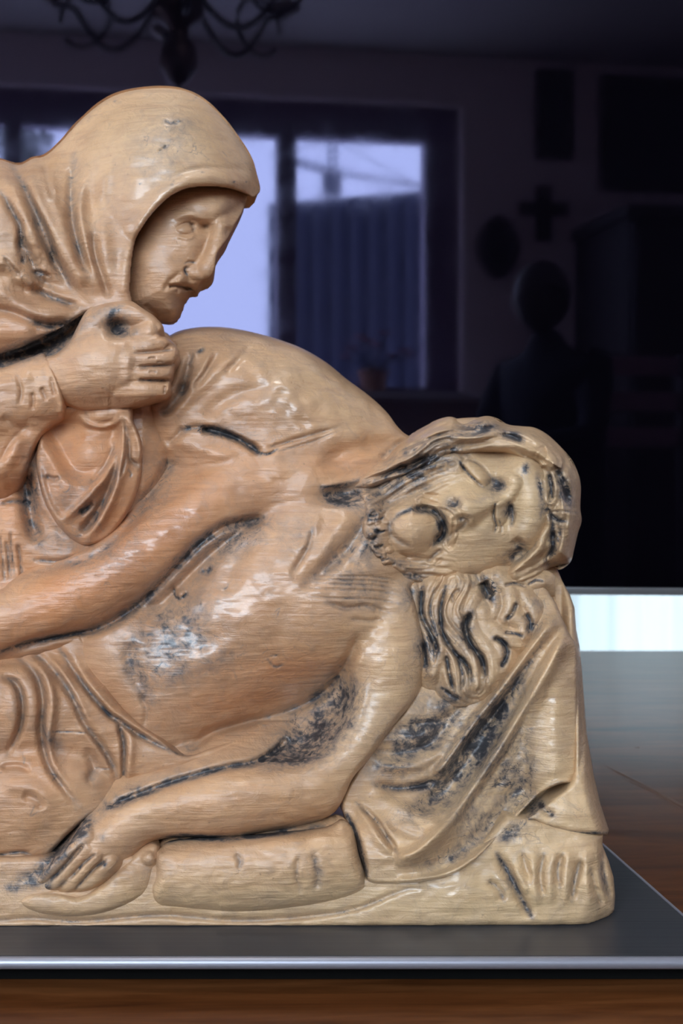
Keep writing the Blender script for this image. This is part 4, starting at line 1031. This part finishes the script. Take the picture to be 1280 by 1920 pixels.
b.cut([(338, 745), (350, 700), (362, 660)], 8, 18, .35); b.ridge([(346, 740), (375, 700), (400, 652)], 8, 12); b.cut([(360, 728), (385, 700), (408, 660)], 7, 11, .2); b.ridge([(370, 655), (355, 690)], 7, 10); b.cut([(372, 660), (382, 655)], 4, 10, .6)
b.ridge([(300, 800), (340, 760), (400, 700), (470, 650)], 12, 10); b.cut([(300, 780), (330, 750), (352, 712)], 10, 18, .3); b.cut([(420, 700), (450, 670), (470, 645)], 7, 7, .12); b.cut([(380, 780), (440, 740), (520, 720)], 14, 8, .06)
b.cut([(310, 836), (330, 820), (345, 800)], 8, 8, .2); b.ridge([(280, 860), (330, 830), (400, 850), (450, 860)], 14, 8)
b.rough(560, 700, 150, 60, 28, 5, 34, 20, 4); b.rough(610, 760, 110, 60, 20, 5, 20, 14, 8)
b.cut([(600, 880), (640, 850), (700, 836), (760, 828)], 16, 16, .1); b.cut([(770, 822), (735, 840), (710, 865)], 6, 8, .25)
# neck hollow
b.blob(640, 928, 40, 16, -8, -44); b.ridge([(600, 915), (640, 904), (700, 900)], 7, 8); b.own.append(('s', [(602, 920), (615, 930), (640, 942), (668, 948)], 9, .7)); b.own.append(('s', [(598, 912), (640, 910), (690, 892)], 4, .6))
b.cut([(700, 950), (670, 1000), (640, 1040), (600, 1075), (560, 1100)], 14, 14, .3, 14); b.ridge([(660, 960), (620, 1010), (590, 1060)], 14, 8); b.ridge([(760, 1070), (680, 1070), (600, 1090)], 12, 7)
for y in (1078, 1086, 1094, 1104, 1120): b.cut([(570, y - 2), (640, y + 2), (700, y + 4), (750, y + 12)], 2.4, 3.2, .22, 2)
b.cut([(610, 1128), (650, 1140), (690, 1138), (730, 1150)], 6, 8, .3); b.cut([(655, 1160), (690, 1165), (720, 1160)], 5, 6, .25)
b.ridge([(560, 1040), (585, 1000), (600, 960)], 9, 6); b.cut([(545, 1080), (575, 1030), (588, 985)], 6, 7, .22)
# breast edge and armpit
b.cut([(672, 1185), (655, 1228), (632, 1268), (600, 1304), (545, 1330), (470, 1352), (400, 1372), (350, 1412)], 8, 16, .22, 5, taper=.1)
b.blob(600, 1360, 70, 42, -35, -40); b.blob(545, 1410, 60, 22, -15, -26); b.blob(640, 1305, 26, 40, 30, -26); b.own.append(('s', (597, 1300, 9, 5, -40), .95))
b.cut([(540, 1382), (520, 1405), (480, 1428), (420, 1440), (330, 1464), (260, 1490), (205, 1512)], 7, 18, .75, 7, taper=.1)
# nipple, belly
b.bump(336, 1113, 12, 9, -30, 12); b.cut([(326, 1100), (328, 1115), (336, 1124)], 3, 6, .8, 2.5); b.cut([(342, 1120), (352, 1112)], 3, 5, .7, 2.5); b.cut([(376, 1072), (390, 1072), (396, 1064)], 5, 8, .4)
b.blob(430, 1170, 70, 60, 0, 8); b.blob(360, 1240, 50, 40, 0, 7); b.cut([(480, 1010), (440, 1060), (420, 1120)], 16, 8, .08); b.cut([(240, 1200), (250, 1260), (290, 1320)], 16, 9, .3)
b.ridge([(520, 1330), (460, 1310), (410, 1270)], 14, -6); b.cut([(500, 1235), (515, 1250), (530, 1246)], 2.5, 3, .5); b.cut([(505, 1230), (520, 1228)], 2, 2, .5); b.rough(380, 1200, 120, 90, -30, 5, 44, 30, 7)
b.cut([(270, 1365), (275, 1330), (262, 1300)], 7, 7, .15); b.ridge([(690, 1200), (668, 1260), (650, 1310)], 10, 6)
b.own.append(('s', [(300, 1573), (345, 1566), (420, 1571), (520, 1560), (600, 1540)], 5, .95))  # shade of the gap above the roll, painted on the forearm edge
b.chisel(.85); b.edge(12, 30)
man = done(b, 'man_figure', root, back=180, rb=90); man['label'] = 'bare-chested man lying on his side with one arm stretched along the base'

# ---- man: loincloth
c = Carve([(-330, 1330), (-280, 1265), (-200, 1238), (-100, 1232), (-40, 1228), (10, 1222), (70, 1204), (140, 1190), (158, 1200), (180, 1240), (210, 1300), (255, 1352), (300, 1385), (345, 1416), (400, 1400), (470, 1375), (530, 1360), (545, 1375), (520, 1402), (480, 1428), (420, 1438), (330, 1462), (260, 1488), (205, 1512), (170, 1530), (130, 1562), (95, 1600), (60, 1640), (20, 1668), (-60, 1684), (-200, 1690), (-310, 1680), (-345, 1600), (-350, 1450)], 2, 150, 270)
c.limb([(-260, 1440, 230, 120), (-60, 1350, 250, 110), (100, 1340, 245, 100), (230, 1400, 250, 70), (330, 1430, 255, 50)], 20)
c.limb([(-260, 1590, 260, 90), (-120, 1560, 262, 100)], 30)
c.dome(30, 1520, 200, 130, -10, 255, 125, 30); c.limb([(230, 1420, 270, 50), (400, 1415, 262, 30), (500, 1392, 205, 22)], 15); c.H -= 70 * np.clip((c.U - 430) / 110, 0, 1)
c.dome(20, 1335, 34, 70, 0, 290, 70, 16)
c.ridge([(45, 1215), (85, 1265), (98, 1320), (90, 1400), (105, 1450), (150, 1512)], 12, 20, 9)
c.cut([(20, 1222), (65, 1262), (80, 1310), (78, 1370), (90, 1430), (118, 1475), (152, 1516)], 8, 26, .38, 7)
c.ridge([(70, 1212), (115, 1262), (150, 1330), (170, 1375), (205, 1430), (216, 1470)], 12, 18, 9)
c.cut([(55, 1218), (100, 1256), (132, 1300), (160, 1358), (190, 1400), (213, 1440), (222, 1475)], 8, 26, .42, 7)
c.ridge([(120, 1205), (165, 1275), (215, 1335), (262, 1366), (335, 1408)], 8, 18, 12)
c.cut([(105, 1205), (150, 1275), (200, 1335), (225, 1352), (262, 1378), (340, 1418)], 6, 18, .55, 5)
c.cut([(220, 1352), (231, 1390), (232, 1430), (230, 1480)], 5, 18, .45); c.ridge([(240, 1360), (246, 1400), (240, 1470)], 8, 9)
c.cut([(0, 1268), (30, 1282), (42, 1320), (36, 1370), (10, 1420)], 7, 20, .38, 6); c.cut([(0, 1440), (30, 1436), (60, 1445)], 6, 9, .15)
c.cut([(40, 1490), (70, 1500), (80, 1520)], 9, 8, .15); c.ridge([(0, 1470), (60, 1480), (110, 1520)], 14, 6)
c.cut([(-40, 1612), (0, 1603), (40, 1598), (58, 1604)], 4, 11, .6, 3.5); c.cut([(-40, 1648), (10, 1640), (40, 1630), (55, 1622)], 5, 13, .7, 4)
c.cut([(100, 1372), (130, 1372), (160, 1374)], 1.6, 3, .6, 1.4); c.cut([(180, 1440), (205, 1442)], 1.6, 3, .5, 1.4); c.cut([(160, 1400), (175, 1440), (160, 1470)], 9, 9, .18)
c.blob(90, 1560, 30, 50, 45, -8)
c.own.append(('s', (350, 1404, 16, 12, 0), .8)); c.own.append(('s', (222, 1478, 12, 18, 0), .7)); c.own.append(('s', (92, 1385, 12, 26, -15), .4))
c.chisel(1.0); c.edge(8, 22)
done(c, 'loincloth', man, back=60, rb=40)

# ---- man: head with face and beard
h = Carve([(652, 912), (690, 884), (735, 850), (770, 822), (812, 796), (846, 786), (912, 784), (975, 804), (1022, 818), (1064, 862), (1080, 910), (1080, 975), (1062, 1040), (1030, 1060), (1000, 1076), (975, 1098), (945, 1098), (918, 1086), (885, 1084), (850, 1088), (808, 1094), (768, 1090), (738, 1082), (712, 1062), (694, 1040), (684, 1016), (677, 990), (684, 962), (676, 935)], 1.5, 60, 150)
h.dome(900, 945, 185, 150, -18, 90, 175, 30)
h.dome(900, 965, 125, 92, -18, 190, 108, 30)
h.limb([(1000, 930, 215, 50), (950, 985, 215, 62), (860, 1035, 215, 52), (760, 1050, 205, 42)], 30)
h.limb([(850, 870, 200, 60), (760, 920, 195, 50), (700, 960, 190, 40)], 30)
h.limb([(712, 1000, 236, 40), (770, 992, 246, 54)], 24)
h.limb([(692, 968, 268, 22), (698, 1005, 276, 26), (714, 1042, 266, 26), (762, 1072, 246, 22), (830, 1084, 225, 16)], 14)
h.limb([(985, 885, 268, 26), (1000, 935, 268, 34), (985, 985, 262, 34)], 20)   # brow
h.limb([(964, 906, 288, 16), (948, 928, 292, 14), (905, 944, 308, 15), (876, 956, 318, 18), (864, 962, 310, 18)], 8)       # nose
h.blob(932, 912, 24, 17, 32, -30); h.blob(950, 968, 22, 26, 8, -22); h.blob(905, 922, 22, 14, -20, -12)
h.bump(893, 886, 32, 18, 42, 17); h.cut([(862, 868), (874, 884), (890, 900), (906, 914)], 3.4, 12, .9, 2.6); h.cut([(876, 858), (900, 872), (918, 892)], 3, 6, .3)
h.bump(939, 963, 14, 24, 8, 15); h.cut([(928, 945), (925, 965), (930, 985), (926, 1000)], 3, 9, .75, 2.4); h.cut([(955, 944), (962, 965), (958, 986)], 4, 8, .6)
h.cut([(934, 972), (940, 990), (938, 1002)], 2, 4, .5, 1.6)
h.blob(851, 946, 11, 10, 0, -22); h.blob(866, 972, 10, 7, -20, -14); h.own.append(('s', (866, 972, 11, 6, -20), .7))
h.ridge([(842, 990), (846, 960), (828, 944)], 9, 9); h.cut([(884, 965), (868, 985), (845, 1005), (832, 1020)], 5, 7, .35)
h.cut([(772, 956), (800, 954), (822, 966), (832, 985), (830, 1004), (812, 1020)], 7, 26, .85, 7, taper=.12)
h.bump(778, 990, 54, 36, 8, 5); h.blob(778, 990, 34, 22, 8, 3); h.strands([(790, 938), (828, 944), (850, 970), (842, 1020)], 16, 5, 6, 40, 4); h.cut([(735, 975), (730, 995), (745, 1012), (770, 1024)], 5, 5, .35, 7); h.cut([(740, 972), (752, 962), (772, 957)], 4, 6, .5)
h.ridge([(838, 1020), (852, 1000), (848, 975)], 8, 9); h.cut([(800, 1055), (815, 1040), (830, 1030)], 4, 8, .35); h.cut([(812, 1062), (830, 1045)], 3, 4, .2)
# beard curls
rb = random.Random(4)
for k in range(26):
    a = rb.uniform(0, 1); x = 692 + 34 * rb.random() + 34 * max(0, a - .55); y = 952 + a * 108
    h.bump(x, y, rb.uniform(8, 14), rb.uniform(6, 9), rb.uniform(-40, 40), rb.uniform(5, 9))
    if k % 2: h.cut([(x - 9, y + 7), (x, y + 9), (x + 9, y + 5)], 2.4, 6, .6, 2)
h.own.append(('s', (704, 996, 6, 5, 0), .95)); h.cut([(690, 968), (705, 958), (720, 958)], 3, 5, .4); h.cut([(690, 975), (706, 976)], 2.4, 5, .5)
for k in range(7):
    y = 1030 + k * 8; h.cut([(700 + k * 14, y + 6), (735 + k * 12, y + 14), (790 + k * 8, y + 14)], 3.4, 6, .3, 3)
h.cut([(680, 1020), (705, 1050), (745, 1075), (800, 1085)], 7, 12, .4, 6); h.cut([(700, 960), (760, 930), (830, 905)], 6, 6, .25)
h.cut([(960, 1010), (975, 1030), (950, 1050)], 10, 12, .4); h.strands([(690, 950), (760, 912), (850, 872)], 34, 6, 9, 70, 3); h.strands([(690, 1030), (740, 1062), (840, 1070)], 26, 5, 9, 60, 5); h.chisel(.8); h.edge(12, 30)
head = done(h, 'head', man, back=60, rb=70); head['label'] = 'bearded face with closed eyes and open mouth, tipped back'

# ---- man: hair over the crown
h = Carve([(648, 914), (668, 898), (690, 882), (722, 856), (752, 830), (782, 815), (796, 807), (811, 794), (826, 785), (846, 781.5), (870, 790), (890, 784.5), (912, 780), (932, 784.5), (952, 796), (976, 799), (1002, 802), (1026, 815), (1050, 837), (1070, 860), (1083, 886), (1088.5, 912), (1087.5, 952),
           (1090, 976), (1083, 1000), (1076, 1030), (1069, 1054), (1050, 1068), (1034, 1064), (1012, 1078), (985, 1098), (950, 1100), (945, 1070), (975, 1040), (1000, 1010), (1014, 980), (1010, 945), (996, 900), (975, 872), (940, 852), (900, 848), (860, 856), (820, 872), (775, 892), (730, 906), (700, 922), (668, 924)], 1.5, 90, 190)
h.limb([(670, 910, 190, 34), (760, 860, 205, 50), (850, 825, 215, 56), (950, 825, 225, 50), (1030, 870, 232, 56), (1045, 950, 236, 56), (1030, 1030, 225, 46), (960, 1080, 215, 30)], 16)
for p in ([(1000, 872, 262, 14), (1012, 905, 272, 15), (1022, 955, 270, 12)], [(1030, 866, 258, 14), (1062, 895, 264, 16), (1078, 945, 262, 15)], [(1026, 962, 268, 14), (1055, 972, 276, 18), (1088, 985, 266, 18)],
          [(1022, 985, 264, 15), (1006, 1025, 262, 18), (975, 1072, 250, 16)], [(1062, 990, 268, 18), (1062, 1020, 266, 18), (1050, 1052, 256, 14)], [(930, 832, 258, 16), (985, 838, 262, 16), (1040, 862, 262, 14)], [(820, 812, 244, 15), (880, 812, 250, 16), (940, 808, 250, 14)], [(700, 892, 214, 13), (780, 848, 236, 15), (850, 832, 250, 14)]):
    h.limb(p, 5)
h.sil([(722, 856), (752, 830), (782, 815), (811, 794), (846, 781), (870, 790), (912, 780), (952, 796), (1002, 802), (1050, 837), (1083, 886), (1088, 912), (1088, 952), (1090, 976), (1076, 1030), (1069, 1054), (1034, 1064)], 40, 150)
for p, wd, hh in (([(670, 905), (740, 870), (810, 845), (870, 825), (930, 825)], 6, 11), ([(690, 892), (760, 850), (820, 830), (880, 808), (930, 800)], 6, 11), ([(660, 915), (730, 890), (800, 866), (850, 850)], 6, 9), ([(780, 818), (830, 806), (870, 800)], 6, 9),
                  ([(900, 845), (950, 835), (1010, 850), (1060, 890), (1082, 930)], 8, 14), ([(930, 815), (980, 818), (1030, 840)], 7, 11), ([(1000, 885), (1015, 920), (1020, 950)], 8, 13), ([(1030, 875), (1040, 915), (1032, 950)], 7, 12), ([(980, 900), (1000, 880), (1030, 868)], 5, 12),
                  ([(1040, 950), (1060, 960), (1086, 966)], 8, 13), ([(1025, 985), (1010, 1020), (985, 1060)], 10, 13), ([(1060, 975), (1062, 1010), (1050, 1050)], 10, 12), ([(1000, 1030), (975, 1060), (955, 1085)], 8, 11), ([(1080, 980), (1076, 1020), (1068, 1050)], 7, 9)):
    h.ridge(p, wd, hh)
for p, wd, hh, s_ in (([(675, 912), (745, 880), (815, 855), (865, 838)], 4, 9, .35), ([(720, 868), (790, 838), (850, 818), (900, 812)], 4, 9, .3), ([(800, 870), (830, 856), (862, 846)], 4, 8, .7), ([(745, 880), (752, 872), (760, 878)], 4, 8, .6), ([(740, 850), (800, 824), (850, 806)], 3, 7, .3), ([(860, 800), (900, 806), (930, 800)], 5, 9, .6),
                     ([(940, 812), (960, 818), (980, 828)], 5, 9, .6), ([(945, 858), (965, 862), (985, 872)], 4, 8, .75), ([(990, 878), (1000, 905), (1006, 945)], 6, 26, .85), ([(1028, 885), (1034, 915), (1032, 945)], 5, 20, .7), ([(1044, 880), (1056, 910), (1068, 945)], 8, 22, .75), ([(1020, 950), (1040, 972), (1062, 978)], 4, 12, .6),
                     ([(1030, 960), (1035, 985), (1032, 1010), (1038, 1020)], 4, 10, .5), ([(1050, 985), (1046, 1020), (1030, 1045)], 5, 10, .4), ([(1012, 975), (998, 1008), (970, 1045)], 6, 20, .6), ([(1038, 992), (1036, 1025), (1022, 1056)], 5, 20, .6), ([(1022, 1060), (1040, 1056), (1062, 1060)], 4, 9, .4), ([(960, 1050), (985, 1040), (1005, 1010)], 7, 12, .35), ([(1064, 870), (1078, 900)], 4, 6, .15)):
    h.cut(p, wd, hh, s_)
h.strands([(660, 912), (760, 862), (850, 826), (950, 822), (1030, 866)], 46, 15, 11, 70, 1); h.strands([(1030, 866), (1050, 950), (1030, 1030), (960, 1085)], 44, 10, 13, 60, 7)
h.cut([(1030, 962), (1050, 958), (1084, 962)], 2.6, 6, .3); h.rough(840, 830, 160, 50, -20, 5, 22, 11, 3)
h.chisel(.8); h.edge(18, 40)
hair = done(h, 'hair', man, back=60, rb=50); hair['label'] = 'wavy swept-back hair around the crown'

# ---- man: long locks hanging below the head
h = Carve([(740, 1080), (800, 1064), (900, 1060), (1000, 1066), (1040, 1080), (1040, 1130), (1020, 1200), (970, 1260), (930, 1300), (862, 1325), (800, 1300), (775, 1250), (760, 1170)], 1.5, 130, 150)
h.H[:] = 150
h.dome(862, 1150, 96, 92, 0, 190, 72, 20)
for p, wd, z0, z1 in (([(852, 1096), (836, 1135), (842, 1180), (862, 1212), (884, 1240), (893, 1284)], 15, 262, 300), ([(888, 1120), (882, 1150), (890, 1185), (912, 1215), (926, 1245), (916, 1280)], 13, 262, 296), ([(872, 1100), (858, 1150), (866, 1190), (890, 1225), (905, 1268)], 10, 266, 296),
                  ([(812, 1098), (800, 1140), (808, 1185), (824, 1215), (812, 1262)], 13, 250, 296), ([(776, 1104), (782, 1150), (796, 1195), (804, 1240)], 10, 240, 290), ([(844, 1215), (852, 1255), (860, 1300)], 13, 282, 300), ([(868, 1230), (880, 1265), (872, 1294)], 10, 284, 300), ([(826, 1225), (836, 1260), (846, 1290)], 10, 280, 296), ([(795, 1170), (800, 1220), (806, 1262)], 8, 262, 290),
                  ([(936, 1084), (954, 1110), (958, 1140), (944, 1162)], 14, 254, 272), ([(960, 1156), (980, 1172), (976, 1194), (952, 1196)], 11, 272, 282), ([(905, 1150), (914, 1186), (936, 1208), (942, 1246), (930, 1262)], 13, 268, 290), ([(968, 1096), (985, 1124), (1000, 1150), (988, 1176)], 12, 246, 272), ([(922, 1176), (950, 1200), (974, 1210)], 9, 276, 284), ([(980, 1088), (1000, 1094), (1018, 1092)], 9, 240, 246), ([(916, 1084), (930, 1130), (920, 1165)], 11, 250, 268)):
    n_ = len(p); h.limb([(x, y, z0 + (z1 - z0) * i / (n_ - 1) - 4, wd * (1.0 if i < n_ - 1 else .55)) for i, (x, y) in enumerate(p)], 7, .9)
h.strands([(850, 1090), (836, 1150), (870, 1220), (890, 1285)], 40, 5, 6, 80, 2)
for p, wd, hh, s_ in (([(836, 1100), (826, 1140), (830, 1185), (850, 1220), (875, 1248), (884, 1275)], 5, 20, .7), ([(885, 1148), (872, 1172), (880, 1205), (902, 1236), (910, 1272)], 6, 24, .85), ([(792, 1100), (790, 1150), (808, 1190), (822, 1225)], 5, 18, .7), ([(850, 1130), (848, 1115), (862, 1105)], 3, 7, .4),
                     ([(836, 1228), (842, 1262), (850, 1295)], 4, 12, .6), ([(858, 1230), (866, 1262), (866, 1290)], 3.4, 9, .5), ([(925, 1195), (944, 1206), (950, 1228), (938, 1252)], 5, 16, .75), ([(968, 1130), (960, 1150), (948, 1162)], 4, 12, .7), ([(945, 1186), (965, 1188), (982, 1194)], 3, 9, .6),
                     ([(768, 1130), (782, 1180), (795, 1225), (800, 1255)], 6, 16, .75), ([(985, 1150), (994, 1165), (990, 1185)], 5, 12, .6), ([(945, 1098), (965, 1094), (985, 1100)], 3, 7, .5), ([(990, 1096), (1005, 1088), (1020, 1090)], 2.4, 5, .7), ([(905, 1090), (912, 1105), (920, 1120)], 8, 26, .9), ([(815, 1100), (806, 1145), (818, 1195), (812, 1250)], 3, 7, .4)):
    h.cut(p, wd, hh, s_, taper=.15)
h.cut([(830, 1290), (848, 1304), (862, 1310)], 4, 6, .8); h.chisel(.7)
lock = done(h, 'hair', man, back=40, rb=40); lock['label'] = 'long wavy locks hanging below the head'

# ---- draped cloth under the man's head
c = Carve([(756, 1130), (800, 1150), (900, 1120), (1000, 1090), (1035, 1120), (1050, 1150), (1068, 1190), (1080, 1215), (1082, 1300), (1083, 1400), (1080, 1450), (1076, 1467), (1050, 1470), (1012, 1488), (972, 1528), (930, 1572), (890, 1612), (850, 1638), (800, 1652), (740, 1657), (692, 1653), (682, 1622), (668, 1576), (648, 1536), (640, 1508), (655, 1470), (700, 1400), (760, 1330), (790, 1270), (785, 1200)], 2, 140, 300)
c.H = 238 + 62 * np.clip((c.V - 1100) / 400, 0, 1) + 95 * np.clip((c.V - 1490) / 120, 0, 1) ** 1.2
c.H -= 26 * np.exp(-((c.U - 860) / 90) ** 2 - ((c.V - 1230) / 90) ** 2)
c.limb([(1030, 1190, 205, 60), (1035, 1300, 240, 62), (1040, 1440, 262, 62)], 30)
c.limb([(800, 1600, 320, 70), (700, 1590, 330, 50)], 30)
c.ridge([(1046, 1150), (995, 1218), (940, 1292), (890, 1356), (845, 1420), (812, 1458)], 10, 46, 16, taper=.12)
c.cut([(1030, 1185), (985, 1250), (935, 1325), (880, 1390), (830, 1452)], 8, 20, .45, 7)
c.ridge([(1068, 1175), (1030, 1245), (980, 1335), (930, 1415), (880, 1490), (825, 1558), (775, 1600), (735, 1606)], 11, 46, 17, taper=.1)
c.cut([(960, 1290), (915, 1360), (870, 1430), (820, 1495), (760, 1530)], 22, 24, .5, 24); c.cut([(1010, 1290), (965, 1380), (915, 1460), (850, 1550)], 9, 14, .2)
c.ridge([(1074, 1466), (1040, 1474), (1008, 1496), (965, 1538), (925, 1580), (885, 1614), (840, 1638), (790, 1648), (740, 1652)], 8, 16, taper=.05)
c.cut([(1000, 1440), (960, 1500), (900, 1570), (840, 1610), (780, 1626)], 22, 22, .35, 20)
c.ridge([(660, 1500), (690, 1540), (715, 1580), (745, 1604)], 9, 14); c.cut([(668, 1505), (705, 1540), (728, 1575), (745, 1600)], 6, 16, .45, 5); c.cut([(645, 1520), (665, 1560), (680, 1610), (688, 1648)], 6, 14, .8, 5)
c.cut([(690, 1405), (740, 1412), (800, 1395), (860, 1340)], 12, 12, .3, 10); c.ridge([(700, 1432), (760, 1440), (815, 1420), (850, 1380)], 10, 12); c.cut([(700, 1470), (745, 1478), (790, 1472), (820, 1462)], 8, 16, .55, 6); c.ridge([(690, 1490), (740, 1510), (790, 1530), (830, 1540)], 14, 12)
c.cut([(720, 1540), (770, 1565), (800, 1570)], 8, 8, .2); c.ridge([(800, 1330), (850, 1320), (900, 1280)], 14, 8); c.cut([(760, 1360), (830, 1350), (880, 1310)], 10, 10, .25); c.cut([(860, 1300), (900, 1296), (930, 1270)], 5, 7, .4)
c.cut([(815, 1458), (835, 1440), (870, 1420)], 3, 5, .4); c.cut([(822, 1468), (832, 1450)], 2.4, 4, .6)
c.blob(1045, 1300, 20, 140, 0, 10); c.dome(1056, 1474, 22, 8, 5, 318, 10, 3); c.own.append(('s', [(1030, 1474), (1050, 1470), (1074, 1474)], 6, .65)); c.own.append(('s', (800, 1612, 6, 5, 0), .4)); c.own.append(('s', (850, 1612, 7, 5, 0), .4))
c.rough(960, 1470, 80, 60, -50, 5, 22, 16, 9); c.rough(800, 1400, 90, 70, 0, 4, 24, 16, 10)
c.chisel(1.0); c.edge(7, 18)
dr = done(c, 'draped_cloth', root, back=60, rb=60); dr['label'] = 'pale cloth in long diagonal folds under the man\'s head'
